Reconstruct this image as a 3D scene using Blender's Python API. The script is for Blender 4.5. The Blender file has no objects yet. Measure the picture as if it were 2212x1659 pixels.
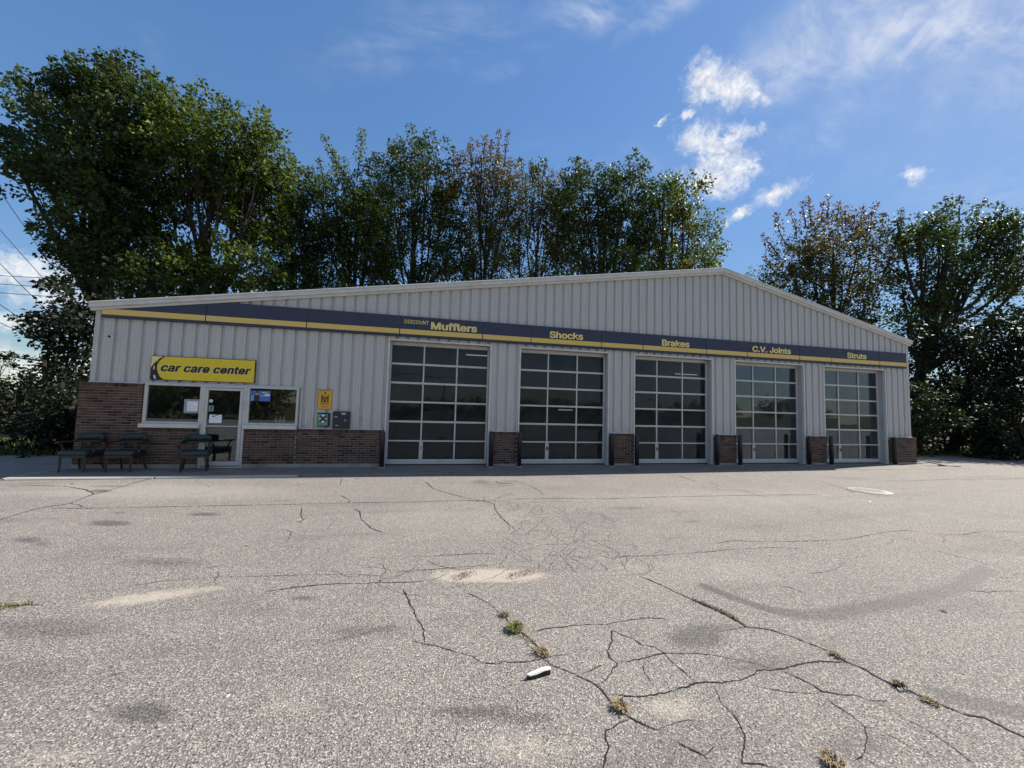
import bpy, bmesh, math, random
import numpy as np
from mathutils import Vector, Matrix
random.seed(7); RNG = np.random.default_rng(11)
PI = math.pi
SC = bpy.context.scene
COL = SC.collection

# ------------------------------------------------------------------ camera
F_PX = 830.97                      # focal length in pixels of a 2212 px wide picture
CY, CX = 829.5, 1106.0
YAW, PIT, ROL = 0.213435, 0.062828, 0.027528
CAM = np.array([-0.33925, -11.86113, 1.79588])
_F = np.array([math.sin(YAW)*math.cos(PIT), math.cos(YAW)*math.cos(PIT), math.sin(PIT)])
_R0 = np.array([math.cos(YAW), -math.sin(YAW), 0.0]); _U0 = np.cross(_R0, _F)
_R = math.cos(ROL)*_R0 + math.sin(ROL)*_U0
_U = -math.sin(ROL)*_R0 + math.cos(ROL)*_U0
cam_d = bpy.data.cameras.new('camera'); cam = bpy.data.objects.new('camera', cam_d); COL.objects.link(cam)
cam_d.sensor_width = 36.0; cam_d.lens = F_PX/2212*36.0; cam_d.clip_start = 0.05; cam_d.clip_end = 3000
m = Matrix(((_R[0], _U[0], -_F[0], CAM[0]), (_R[1], _U[1], -_F[1], CAM[1]), (_R[2], _U[2], -_F[2], CAM[2]), (0, 0, 0, 1)))
cam.matrix_world = m
SC.camera = cam

# ------------------------------------------------------------------ light, sky, exposure
EXPO = 1.12
SUN_DIR = Vector((1.12, 0.222, 1.0)).normalized()
SUN_EL = math.asin(SUN_DIR.z); SUN_ROT = math.atan2(SUN_DIR.x, SUN_DIR.y)
SKY_STRENGTH = 0.13
SC.view_settings.view_transform = 'Standard'; SC.view_settings.look = 'None'
SC.view_settings.exposure = EXPO; SC.view_settings.gamma = 1.0
SC.view_settings.use_curve_mapping = False
sun_d = bpy.data.lights.new('sun', 'SUN'); sun = bpy.data.objects.new('sun', sun_d); COL.objects.link(sun)
sun_d.energy = 4.4; sun_d.angle = math.radians(0.53); sun_d.color = (1.0, 0.93, 0.82)
sun.rotation_euler = SUN_DIR.to_track_quat('Z', 'Y').to_euler(); sun.location = (40, 10, 40)


def ray(px, py):
    """Direction (unit along the optical axis) through a picture point, 2212-wide pixels."""
    return _F + _R*((px-CX)/F_PX) - _U*((py-CY)/F_PX)

def at_depth(px, py, d):
    return CAM + ray(px, py)*d

def at_plane(px, py, y):
    d = ray(px, py); return CAM + d*((y-CAM[1])/d[1])

def at_ground(px, py, zf=None):
    d = ray(px, py); z = 0.0
    for _ in range(4):
        p = CAM + d*((z-CAM[2])/d[2])
        if zf is None: break
        z = zf(p[0], p[1])
    return p


class NT:
    """Tiny node helper."""
    def __init__(s, nt): s.nt = nt
    def n(s, typ, **kw):
        nd = s.nt.nodes.new(typ)
        for k, v in kw.items():
            if k.startswith('i_'):
                key = k[2:]
                key = int(key) if key.isdigit() else key
                sock = nd.inputs[key]
                if hasattr(v, 'bl_idname') and not isinstance(v, (tuple, list)): s.nt.links.new(v, sock)
                else: sock.default_value = v
            else: setattr(nd, k, v)
        return nd
    def math(s, op, a, b=None, c=None, clamp=False):
        nd = s.nt.nodes.new('ShaderNodeMath'); nd.operation = op; nd.use_clamp = clamp
        for i, v in enumerate((a, b, c)):
            if v is None: continue
            if isinstance(v, (int, float)): nd.inputs[i].default_value = v
            else: s.nt.links.new(v, nd.inputs[i])
        return nd.outputs[0]
    def vmath(s, op, a, b=None, out=0):
        nd = s.nt.nodes.new('ShaderNodeVectorMath'); nd.operation = op
        for i, v in enumerate((a, b)):
            if v is None: continue
            if isinstance(v, (tuple, list)): nd.inputs[i].default_value = v
            else: s.nt.links.new(v, nd.inputs[i])
        return nd.outputs[out]
    def mix(s, f, a, b, blend='MIX'):
        nd = s.nt.nodes.new('ShaderNodeMix'); nd.data_type = 'RGBA'; nd.blend_type = blend
        for sock, v in ((nd.inputs[0], f), (nd.inputs[6], a), (nd.inputs[7], b)):
            if isinstance(v, (int, float)): sock.default_value = v
            elif isinstance(v, (tuple, list)): sock.default_value = (*v[:3], 1)
            else: s.nt.links.new(v, sock)
        return nd.outputs[2]
    def ramp(s, f, stops, interp='LINEAR'):
        nd = s.nt.nodes.new('ShaderNodeValToRGB'); cr = nd.color_ramp; cr.interpolation = interp
        while len(cr.elements) < len(stops): cr.elements.new(0.5)
        for e, (p, c) in zip(cr.elements, stops):
            e.position = p; e.color = (c, c, c, 1) if isinstance(c, (int, float)) else (*c, 1)
        s.nt.links.new(f, nd.inputs[0]); return nd.outputs[0]
    def sstep(s, v, lo, hi):
        nd = s.nt.nodes.new('ShaderNodeMapRange'); nd.interpolation_type = 'SMOOTHSTEP'
        s.nt.links.new(v, nd.inputs[0]); nd.inputs[1].default_value = lo; nd.inputs[2].default_value = hi
        return nd.outputs[0]
    def noise(s, vec, scale, detail=4.0, rough=0.55, dist=0.0, col=False):
        nd = s.nt.nodes.new('ShaderNodeTexNoise'); nd.inputs['Scale'].default_value = scale
        nd.inputs['Detail'].default_value = detail; nd.inputs['Roughness'].default_value = rough
        nd.inputs['Distortion'].default_value = dist
        if vec is not None: s.nt.links.new(vec, nd.inputs['Vector'])
        return nd.outputs[1 if col else 0]


def scaled(N, vec, s):
    mp = N.n('ShaderNodeMapping'); N.nt.links.new(vec, mp.inputs[0]); mp.inputs['Scale'].default_value = s; return mp.outputs[0]

# world: physical sky with cirrus and cumulus laid out by direction
world = bpy.data.worlds.new('World'); SC.world = world; world.use_nodes = True
def build_world():
    nt = world.node_tree; nt.nodes.clear(); N = NT(nt)
    out = N.n('ShaderNodeOutputWorld'); bg = N.n('ShaderNodeBackground'); bg.inputs[1].default_value = SKY_STRENGTH
    nt.links.new(bg.outputs[0], out.inputs[0])
    sky = N.n('ShaderNodeTexSky'); sky.sky_type = 'NISHITA'; sky.sun_disc = False
    sky.sun_elevation = SUN_EL; sky.sun_rotation = SUN_ROT
    sky.air_density = 1.0; sky.dust_density = 0.2; sky.ozone_density = 3.0; sky.altitude = 60
    hsv = N.n('ShaderNodeHueSaturation'); hsv.inputs['Saturation'].default_value = 1.13; hsv.inputs['Value'].default_value = 1.0
    lum = N.vmath('DOT_PRODUCT', sky.outputs[0], (.25, .5, .25), 1)
    soft = N.vmath('SCALE', sky.outputs[0]); nt.nodes[-1].inputs[3].default_value = 1.0
    nt.links.new(N.math('DIVIDE', 1.13, N.math('ADD', 1.0, N.math('DIVIDE', lum, 2.5))), soft.node.inputs[3])
    nt.links.new(soft, hsv.inputs['Color'])
    tc = N.n('ShaderNodeTexCoord'); D = tc.outputs['Generated']
    # fine turbulence for cumulus edges
    wv = N.vmath('SCALE', N.vmath('SUBTRACT', N.noise(D, 26, 5, .62, 0.3, col=True), (.5, .5, .5)))
    nt.nodes[-1].inputs[3].default_value = 0.055
    DW = N.vmath('ADD', D, wv)
    n1 = N.noise(D, 34, 9, .68, 0.9)
    n2 = N.noise(D, 70, 6, .65, 1.2)
    def blob(px, py, rx, ry, ang, src):
        c = ray(px, py); L = np.linalg.norm(c); c = c/L
        u = _R - c*np.dot(_R, c); u /= np.linalg.norm(u); v = np.cross(u, c)   # v points up
        if np.dot(v, _U) < 0: v = -v
        a = math.radians(ang); e1 = u*math.cos(a)+v*math.sin(a); e2 = -u*math.sin(a)+v*math.cos(a)
        k = F_PX*L/1.0
        # local angular radius
        e1 = e1/(rx/k); e2 = e2/(ry/k)
        dl = N.vmath('SUBTRACT', src, tuple(c))
        a1 = N.vmath('DOT_PRODUCT', dl, tuple(e1), 1); a2 = N.vmath('DOT_PRODUCT', dl, tuple(e2), 1)
        r2 = N.math('ADD', N.math('MULTIPLY', a1, a1), N.math('MULTIPLY', a2, a2))
        return N.math('SUBTRACT', 1.0, N.math('SQRT', r2))
    cum = [(1530, 170, 50, 40, 10), (1585, 190, 62, 36, -12), (1625, 205, 34, 18, -25), (1520, 205, 40, 22, 0),
           (1515, 300, 52, 34, -10), (1580, 296, 62, 16, 12), (1540, 318, 62, 20, 0),
           (1555, 352, 62, 34, 0), (1535, 388, 66, 36, -8), (1590, 365, 46, 40, -20), (1625, 355, 34, 12, -25),
           (1677, 418, 50, 20, 28), (1595, 460, 32, 11, 32), (1980, 377, 24, 17, -35), (1480, 247, 20, 8, 25), (1430, 264, 15, 7, 40),
           (35, 585, 130, 40, -4), (100, 600, 70, 30, 0), (20, 690, 130, 26, -8), (60, 800, 110, 50, 0), (120, 640, 60, 30, 0)]
    cur = None
    for c in cum:
        b = blob(*c, DW)
        cur = b if cur is None else N.math('MAXIMUM', cur, b)
    dens = N.math('ADD', cur, N.math('MULTIPLY', N.math('SUBTRACT', n1, .5), 2.1))
    cum_m = N.math('MULTIPLY', N.sstep(dens, -0.28, 1.0), N.ramp(n2, [(.30, .50), (.60, 1.0)]))
    # cirrus: stretched wisps
    mp = N.n('ShaderNodeMapping'); nt.links.new(D, mp.inputs[0])
    mp.inputs['Rotation'].default_value = (0.35, 0.5, 0.3); mp.inputs['Scale'].default_value = (2.2, 7.0, 7.0)
    cw = N.vmath('ADD', D, N.vmath('SCALE', N.vmath('SUBTRACT', N.noise(D, 5, 4, .6, 0, col=True), (.5, .5, .5))))
    nt.nodes[-2].inputs[3].default_value = 0.16
    nc = N.noise(mp.outputs[0], 1.5, 7, .6, 1.0)
    nf = N.noise(mp.outputs[0], 5.0, 6, .6, 0.6)
    cir = None
    for (px, py, rx, ry, ang, amp) in [(2060, 62, 360, 75, 20, 1.25), (1760, 90, 280, 120, 35, .8), (1270, 22, 190, 60, 6, .65), (1440, 40, 130, 40, 30, .65),
                                       (900, 85, 300, 70, 8, .36), (330, 95, 60, 30, -30, .22), (1800, 250, 250, 60, 30, .26), (2300, 120, 300, 160, 15, .7),
                                       (2150, 390, 200, 60, 20, .3), (1100, 130, 130, 40, 12, .25), (1500, 345, 900, 60, 0, .10)]:
        b = N.math('MULTIPLY', N.sstep(blob(px, py, rx, ry, ang, cw), -0.15, 1.0), amp)
        cir = b if cir is None else N.math('MAXIMUM', cir, b)
    cir_m = N.math('MULTIPLY', cir, N.math('ADD', N.sstep(nc, .38, .72), N.math('MULTIPLY', N.sstep(nf, .35, .8), .55)), clamp=True)
    # thin broken cloud added to the unseen sky behind the camera, brightening the shade
    sx = N.n('ShaderNodeSeparateXYZ'); nt.links.new(D, sx.inputs[0])
    back = N.math('MULTIPLY', N.sstep(sx.outputs[1], .25, -.35), N.sstep(sx.outputs[2], -.02, .06))
    veil = N.noise(scaled(N, D, (1.6, 1.6, 4.5)), 1.7, 7, .62, .8)
    veil_m = N.math('MULTIPLY', N.sstep(veil, .36, .68), N.math('MULTIPLY', back, .85))
    cir_m = N.math('MAXIMUM', cir_m, veil_m)
    white = (1.02/2**EXPO/SKY_STRENGTH,)*3
    shade = N.ramp(N.noise(D, 55, 5, .6), [(0.3, .78), (0.6, 1.0)])
    wcol = N.mix(1.0, white, shade, 'MULTIPLY')
    c1 = N.mix(N.math('MULTIPLY', cir_m, .66), hsv.outputs[0], (0.80/2**EXPO/SKY_STRENGTH, 0.84/2**EXPO/SKY_STRENGTH, 0.92/2**EXPO/SKY_STRENGTH))
    c2 = N.mix(N.math('MULTIPLY', cum_m, .97), c1, wcol)
    nt.links.new(c2, bg.inputs[0])
build_world()


# ------------------------------------------------------------------ materials
MATS = {}
def new_mat(name):
    mt = bpy.data.materials.new(name); mt.use_nodes = True
    nt = mt.node_tree; nt.nodes.clear(); N = NT(nt)
    out = N.n('ShaderNodeOutputMaterial'); MATS[name] = mt
    return mt, nt, N, out

def pbsdf(N, out, color, rough=.6, metal=0.0, spec=.5, normal=None):
    b = N.n('ShaderNodeBsdfPrincipled'); nt = N.nt
    for key, v in (('Base Color', color), ('Roughness', rough), ('Metallic', metal), ('Specular IOR Level', spec)):
        if isinstance(v, (tuple, list)): b.inputs[key].default_value = (*v[:3], 1)
        elif isinstance(v, (int, float)): b.inputs[key].default_value = v
        else: nt.links.new(v, b.inputs[key])
    if normal is not None: nt.links.new(normal, b.inputs['Normal'])
    nt.links.new(b.outputs[0], out.inputs[0]); return b

def bump(N, h, strength=.3, dist=.01):
    b = N.n('ShaderNodeBump'); b.inputs['Strength'].default_value = strength; b.inputs['Distance'].default_value = dist
    N.nt.links.new(h, b.inputs['Height']); return b.outputs[0]

def worldpos(N): return N.n('ShaderNodeNewGeometry').outputs['Position']


def mat_worn(name, color, color2, rough=.6, scale=6.0, amount=.5, metal=0.0, spec=.5, stretch=(1, 1, 1), bumps=0.0):
    mt, nt, N, out = new_mat(name); P = scaled(N, worldpos(N), stretch)
    n = N.noise(P, scale, 6, .65); f = N.math('MULTIPLY', N.sstep(n, .42, .72), amount)
    c = N.mix(f, color, color2)
    r = N.math('ADD', N.math('MULTIPLY', n, .25), rough-.12)
    nrm = bump(N, n, bumps, .01) if bumps else None
    pbsdf(N, out, c, r, metal, spec, nrm); return mt

def mat_siding():
    mt, nt, N, out = new_mat('painted_siding'); P = worldpos(N)
    st = N.noise(scaled(N, P, (9, 9, .35)), 3.0, 6, .6)          # vertical streaks
    bl = N.noise(P, .55, 5, .6); fine = N.noise(scaled(N, P, (40, 40, 3)), 2.0, 3, .6)
    c = N.mix(N.sstep(st, .40, .75), (.485, .462, .430), (.40, .378, .352))
    c = N.mix(N.math('MULTIPLY', N.sstep(bl, .45, .75), .35), c, (.42, .40, .37))
    c = N.mix(N.math('MULTIPLY', fine, .25), c, (.56, .535, .505))
    # dirt splashed up where the sheet meets the brick cap
    sep = N.n('ShaderNodeSeparateXYZ'); nt.links.new(P, sep.inputs[0])
    grime = N.math('MULTIPLY', N.sstep(sep.outputs[2], 1.55, 1.06), N.sstep(N.noise(scaled(N, P, (5, 5, 1.2)), 2.0, 5, .65), .40, .70))
    c = N.mix(N.math('MULTIPLY', grime, .45), c, (.22, .20, .175))
    spots = N.noise(scaled(N, P, (3, 3, 3)), 9.0, 2, .5)
    c = N.mix(N.math('MULTIPLY', N.sstep(spots, .70, .78), .5), c, (.30, .28, .25))
    pbsdf(N, out, c, N.math('ADD', N.math('MULTIPLY', st, .2), .32), 0, .45, bump(N, bl, .12, .02)); return mt

def brick_color(N, rnd):
    P = worldpos(N)
    base = N.ramp(rnd, [(0.0, (.022, .016, .017)), (.17, (.034, .021, .020)), (.20, (.098, .046, .031)), (.42, (.116, .056, .037)), (.62, (.090, .054, .039)), (.82, (.142, .086, .058)), (1.0, (.118, .078, .056))], 'LINEAR')
    n = N.noise(P, 30, 5, .65); c = N.mix(N.math('MULTIPLY', n, .45), base, (.05, .034, .03))
    stain = N.noise(scaled(N, P, (1, 1, 1.4)), 1.3, 5, .65)
    c = N.mix(N.math('MULTIPLY', N.sstep(stain, .54, .72), .6), c, (.045, .038, .034))
    eff = N.noise(P, 5.0, 5, .7, .5)
    c = N.mix(N.math('MULTIPLY', N.sstep(eff, .60, .78), .45), c, (.16, .13, .11))
    return c, n

def mat_brick(name, island):
    mt, nt, N, out = new_mat(name)
    rnd = N.n('ShaderNodeNewGeometry').outputs['Random Per Island'] if island else N.n('ShaderNodeObjectInfo').outputs['Random']
    c, n = brick_color(N, rnd)
    pbsdf(N, out, c, .85, 0, .25, bump(N, n, .5, .004)); return mt

def mat_asphalt():
    mt, nt, N, out = new_mat('weathered_asphalt'); P = worldpos(N)
    P2 = N.vmath('MULTIPLY', P, (1, 1, 0))
    at = N.n('ShaderNodeAttribute'); at.attribute_name = 'stain'
    sp = N.n('ShaderNodeSeparateColor'); nt.links.new(at.outputs['Color'], sp.inputs[0])
    dark_a, sand_a, wear_a = sp.outputs[0], sp.outputs[1], sp.outputs[2]
    wob = N.noise(P2, 9, 6, .65)
    wob2 = N.noise(P2, 60, 3, .6)
    jitter = N.math('ADD', N.math('MULTIPLY', N.math('SUBTRACT', wob, .5), .8), N.math('MULTIPLY', N.math('SUBTRACT', wob2, .5), .9))
    sand = N.sstep(N.math('ADD', sand_a, N.math('MULTIPLY', jitter, N.math('MULTIPLY', N.math('MINIMUM', sand_a, .5), 3.0))), .22, 1.15)
    dark = N.sstep(N.math('ADD', dark_a, N.math('MULTIPLY', jitter, N.math('MULTIPLY', N.math('MINIMUM', dark_a, .5), 1.6))), .08, .62)
    wear = N.sstep(N.math('ADD', wear_a, N.math('MULTIPLY', jitter, N.math('MULTIPLY', N.math('MINIMUM', wear_a, .5), 1.6))), .2, .9)
    Pw = N.vmath('ADD', P2, N.vmath('SCALE', N.noise(P2, 45, 3, .6, 0, col=True))); nt.nodes[-2].inputs[3].default_value = .012
    def vor(scale, feat='F1'):
        v = N.n('ShaderNodeTexVoronoi'); v.inputs['Scale'].default_value = scale; v.feature = feat; nt.links.new(Pw, v.inputs['Vector']); return v
    v1 = vor(96); v2 = vor(190); v3 = vor(44)
    def stone(v, thr):       # some cells are exposed stones, the rest binder
        s = N.n('ShaderNodeSeparateColor'); nt.links.new(v.outputs['Color'], s.inputs[0])
        core = N.sstep(v.outputs['Distance'], .62, .34)
        return N.math('MULTIPLY', N.math('GREATER_THAN', s.outputs[0], thr), core), s.outputs[1], s.outputs[2]
    m1, a1, b1 = stone(v1, .50); m2, a2, b2 = stone(v2, .42); m3, a3, b3 = stone(v3, .86)
    big = N.noise(P2, .22, 5, .6); mid = N.noise(P2, 1.3, 6, .62)
    binder = N.mix(big, (.122, .112, .104), (.172, .158, .146))
    binder = N.mix(N.math('MULTIPLY', N.sstep(mid, .45, .72), .5), binder, (.215, .198, .178))
    st1 = N.ramp(a1, [(0, (.16, .15, .145)), (.4, (.33, .305, .28)), (.75, (.46, .425, .375)), (1, (.62, .585, .51))])
    st2 = N.ramp(a2, [(0, (.12, .115, .115)), (.5, (.29, .27, .25)), (1, (.50, .46, .40))])
    c = N.mix(N.math('MULTIPLY', m2, .75), binder, st2)
    c = N.mix(N.math('MULTIPLY', m1, .74), c, st1)
    c = N.mix(N.math('MULTIPLY', m3, .6), c, N.mix(a3, (.28, .25, .20), (.42, .385, .31)))
    # pits between stones
    c = N.mix(N.sstep(v1.outputs['Distance'], .55, .85), c, (.045, .043, .042))
    c = N.mix(N.math('MULTIPLY', wear, .35), c, (.36, .34, .30))
    path = N.noise(scaled(N, P2, (.35, 1.5, 1)), .9, 5, .6)
    c = N.mix(N.math('MULTIPLY', N.sstep(path, .52, .72), .30), c, (.07, .068, .068))
    drip = N.noise(P2, 2.6, 3, .5)
    c = N.mix(N.math('MULTIPLY', N.sstep(drip, .70, .80), .55), c, (.04, .038, .038))
    pink = N.noise(P2, .5, 3, .5)
    c = N.mix(N.math('MULTIPLY', N.sstep(pink, .58, .75), .12), c, (.30, .21, .19))
    sandc = N.mix(N.noise(P2, 70, 5, .7), (.34, .29, .23), (.56, .50, .42))
    c = N.mix(N.math('MULTIPLY', sand, .60), c, sandc)
    c = N.mix(N.math('MULTIPLY', dark, .78), c, N.mix(.72, c, (.030, .029, .031)))
    h = N.math('ADD', N.math('MULTIPLY', v1.outputs['Distance'], -1.0), N.math('MULTIPLY', wob2, .8))
    pbsdf(N, out, c, N.math('SUBTRACT', .88, N.math('MULTIPLY', dark, .15)), 0, .25, bump(N, h, .55, .006)); return mt

def mat_leaf(name, dark, mid, light, autumn, transl=.34, rough=.5):
    mt, nt, N, out = new_mat(name)
    at = N.n('ShaderNodeAttribute'); at.attribute_name = 'tint'
    sp = N.n('ShaderNodeSeparateColor'); nt.links.new(at.outputs['Color'], sp.inputs[0])
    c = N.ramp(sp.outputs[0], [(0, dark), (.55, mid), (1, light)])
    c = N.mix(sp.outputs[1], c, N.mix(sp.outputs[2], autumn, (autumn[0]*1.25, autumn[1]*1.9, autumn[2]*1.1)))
    b = N.n('ShaderNodeBsdfPrincipled'); nt.links.new(c, b.inputs['Base Color']); b.inputs['Roughness'].default_value = rough
    b.inputs['Specular IOR Level'].default_value = .24
    t = N.n('ShaderNodeBsdfTranslucent'); nt.links.new(N.mix(.5, c, N.mix(1.0, c, (1.9, 2.2, .7), 'MULTIPLY')), t.inputs[0])
    mx = N.n('ShaderNodeMixShader'); mx.inputs[0].default_value = transl
    nt.links.new(b.outputs[0], mx.inputs[1]); nt.links.new(t.outputs[0], mx.inputs[2]); nt.links.new(mx.outputs[0], out.inputs[0]); return mt

def mat_glass(name, tint, refl=1.0, rough=0.0, wav=.0, film=.05, filmc=(.33, .32, .30)):
    mt, nt, N, out = new_mat(name); P = worldpos(N)
    fr = N.n('ShaderNodeFresnel'); fr.inputs[0].default_value = 1.52
    dust = N.noise(scaled(N, P, (1, 1, 1)), 2.2, 5, .65)
    nrm = bump(N, N.noise(P, 1.1, 2, .5), wav, .02)
    tr = N.n('ShaderNodeBsdfTransparent'); tr.inputs[0].default_value = (*tint, 1)
    gl = N.n('ShaderNodeBsdfGlossy'); gl.inputs['Roughness'].default_value = rough; gl.inputs[0].default_value = (.84, .93, 1.0, 1); nt.links.new(nrm, gl.inputs['Normal'])
    df = N.n('ShaderNodeBsdfDiffuse'); df.inputs[0].default_value = (*filmc, 1)
    m1 = N.n('ShaderNodeMixShader'); nt.links.new(N.math('MULTIPLY', fr.outputs[0], refl), m1.inputs[0])
    nt.links.new(tr.outputs[0], m1.inputs[1]); nt.links.new(gl.outputs[0], m1.inputs[2])
    m2 = N.n('ShaderNodeMixShader'); nt.links.new(N.math('MULTIPLY', N.math('ADD', .45, N.sstep(dust, .30, .85)), film), m2.inputs[0])
    nt.links.new(m1.outputs[0], m2.inputs[1]); nt.links.new(df.outputs[0], m2.inputs[2])
    nt.links.new(m2.outputs[0], out.inputs[0]); return mt

def mat_grass_ground():
    mt, nt, N, out = new_mat('rough_grass'); P = worldpos(N)
    n = N.noise(P, 1.2, 6, .65); f = N.noise(P, 18, 5, .7)
    c = N.mix(N.sstep(n, .4, .65), (.035, .05, .015), (.10, .085, .04)); c = N.mix(N.math('MULTIPLY', f, .6), c, (.05, .06, .02))
    pbsdf(N, out, c, .95, 0, .1, bump(N, f, .8, .05)); return mt

def mat_bark():
    mt, nt, N, out = new_mat('tree_bark'); P = worldpos(N)
    n = N.noise(scaled(N, P, (6, 6, 1.2)), 3, 6, .7)
    pbsdf(N, out, N.mix(n, (.018, .015, .012), (.060, .050, .042)), .9, 0, .15, bump(N, n, .7, .03)); return mt

def mat_concrete(name, a, b, stain):
    mt, nt, N, out = new_mat(name); P = worldpos(N)
    n = N.noise(P, 1.6, 6, .65); f = N.noise(P, 40, 4, .6); s = N.noise(scaled(N, P, (.7, 2.5, 1)), 1.4, 5, .6)
    c = N.mix(n, a, b); c = N.mix(N.math('MULTIPLY', f, .3), c, (.42, .39, .34))
    c = N.mix(N.math('MULTIPLY', N.sstep(s, .5, .72), .6), c, stain)
    pbsdf(N, out, c, .85, 0, .25, bump(N, f, .35, .004)); return mt

def mat_emit(name, col, s):
    mt, nt, N, out = new_mat(name); e = N.n('ShaderNodeEmission'); e.inputs[0].default_value = (*col, 1); e.inputs[1].default_value = s
    nt.links.new(e.outputs[0], out.inputs[0]); return mt

M = {}
M['siding'] = mat_siding()
M['trim'] = mat_worn('white_trim_paint', (.60, .575, .54), (.40, .38, .35), .45, 3, .5, stretch=(1, 1, 2))
M['alu'] = mat_worn('painted_aluminium', (.54, .515, .475), (.38, .355, .32), .38, 5, .5, metal=.1)
M['jamb'] = mat_worn('grey_jamb_paint', (.40, .43, .45), (.27, .28, .29), .5, 3, .6, stretch=(2, 2, .5))
M['brick'] = mat_brick('brick_face', False); M['brick_i'] = mat_brick('brick_face_joined', True)
M['mortar'] = mat_worn('mortar', (.31, .27, .23), (.16, .14, .12), .95, 2.0, .8, bumps=.4)
M['navy'] = mat_worn('navy_sign_paint', (.026, .033, .062), (.040, .046, .070), .62, 1.4, .8)
M['stripe'] = mat_worn('ochre_stripe', (.70, .47, .115), (.66, .48, .19), .5, 1.6, .7)
M['stripe2'] = mat_worn('bright_ochre_stripe', (.66, .49, .10), (.58, .45, .12), .5, 1.6, .7)
M['letter'] = mat_worn('pale_yellow_letters', (.80, .62, .20), (.72, .58, .26), .45, 4, .6)
M['yellow'] = mat_worn('yellow_sign_face', (.76, .545, .016), (.64, .46, .02), .38, 2.0, .5)
M['paleyellow'] = mat_worn('pale_yellow_print', (.80, .66, .22), (.7, .6, .25), .4, 2, .4)
M['black'] = mat_worn('black_print', (.012, .010, .010), (.02, .018, .016), .4, 4, .5)
M['brownblack'] = mat_worn('dark_brown_print', (.020, .010, .007), (.04, .022, .012), .4, 8, .6)
M['whitep'] = mat_worn('white_print', (.80, .80, .80), (.68, .68, .67), .5, 4, .4)
M['bollard'] = mat_worn('black_post_paint', (.010, .011, .016), (.030, .031, .036), .45, 6, .7)
M['concrete'] = mat_concrete('apron_concrete', (.125, .110, .094), (.175, .157, .135), (.065, .058, .050))
M['curb'] = mat_concrete('curb_concrete', (.34, .32, .28), (.44, .42, .36), (.22, .20, .17))
M['asphalt'] = mat_asphalt()
M['crack'] = mat_worn('crack_dirt', (.009, .008, .008), (.022, .019, .017), .95, 20, .7)
M['grass'] = mat_grass_ground(); M['bark'] = mat_bark()
M['leafshade'] = mat_leaf('shade_darkened_leaves', (.006, .010, .005), (.012, .020, .008), (.026, .038, .012), (.10, .05, .02), .22, .6)  # leaf colours darkened to stand in for deep shade in the side thickets
M['leafdark'] = mat_leaf('dark_green_leaves', (.021, .033, .011), (.045, .066, .019), (.092, .115, .032), (.15, .045, .02))
M['leaflight'] = mat_leaf('olive_green_leaves', (.026, .042, .010), (.062, .088, .018), (.13, .145, .03), (.20, .12, .02), .42)
M['leafred'] = mat_leaf('autumn_leaves', (.024, .036, .012), (.048, .064, .018), (.085, .09, .03), (.125, .042, .034), .36)
M['doorglass'] = mat_glass('garage_glass', (.58, .60, .62), .46, 0.012, .06, .10, (.20, .20, .205))
M['winglass'] = mat_glass('window_glass', (.80, .81, .81), 1.7, 0.0, .03, .02)
M['interior'] = mat_worn('interior_wall', (.13, .13, .125), (.09, .09, .09), .8, 1, .6)
M['floor'] = mat_worn('interior_floor', (.15, .15, .15), (.07, .07, .07), .6, 1, .8)
M['tube'] = mat_emit('fluorescent_tube', (1.0, .93, .78), .42)
M['chairfab'] = mat_worn('green_vinyl', (.013, .028, .025), (.022, .040, .036), .5, 12, .6)
M['chairwood'] = mat_worn('dark_brown_wood', (.040, .021, .014), (.022, .013, .010), .5, 9, .7, stretch=(1, 1, .3))
M['steel'] = mat_worn('dull_steel', (.42, .42, .42), (.25, .24, .23), .4, 20, .5, metal=.8)
M['blackbox'] = mat_worn('black_box_paint', (.012, .012, .018), (.025, .025, .032), .4, 6, .6)
M['green'] = mat_worn('green_plastic', (.10, .26, .13), (.17, .33, .20), .45, 7, .6)
M['darkgreen'] = mat_worn('dark_green_plastic', (.012, .035, .028), (.02, .045, .035), .4, 7, .6)
M['goldsign'] = mat_worn('orange_sign_face', (.70, .36, .025), (.62, .33, .05), .4, 5, .6)
M['goldedge'] = mat_worn('orange_sign_edge', (.42, .19, .02), (.3, .14, .02), .5, 8, .6)
M['bluep'] = mat_worn('blue_poster', (.055, .14, .42), (.08, .18, .46), .4, 3, .4)
M['bluel'] = mat_worn('light_blue_poster', (.16, .32, .62), (.2, .36, .64), .4, 3, .4)
M['skin'] = mat_worn('poster_skin_tone', (.50, .30, .20), (.45, .27, .18), .5, 5, .3)
M['greyp'] = mat_worn('grey_card', (.30, .31, .33), (.24, .25, .27), .6, 6, .4)
M['tealp'] = mat_worn('teal_decal', (.13, .24, .24), (.25, .36, .34), .5, 30, .8)
M['bottle'] = mat_worn('milky_plastic_bottle', (.62, .66, .66), (.5, .55, .56), .35, 10, .5)
M['strawgreen'] = mat_worn('green_straw_blades', (.10, .12, .03), (.28, .22, .09), .8, 25, .9)
M['straw'] = mat_worn('dry_straw_blades', (.30, .235, .13), (.17, .12, .065), .85, 25, .9)
M['deadbrown'] = mat_worn('dead_brown_litter', (.12, .075, .04), (.055, .035, .022), .9, 25, .9)
M['leaflitter'] = mat_worn('fallen_leaf', (.42, .30, .15), (.25, .15, .07), .7, 20, .8)
M['scrap'] = mat_worn('scrap_white_face', (.78, .74, .62), (.6, .55, .45), .5, 30, .6)
M['scrapdark'] = mat_worn('scrap_black_face', (.012, .012, .012), (.03, .03, .03), .7, 30, .6)
M['iron'] = mat_worn('worn_cast_iron', (.34, .33, .315), (.15, .145, .14), .45, 9, .75, metal=.5)
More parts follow.
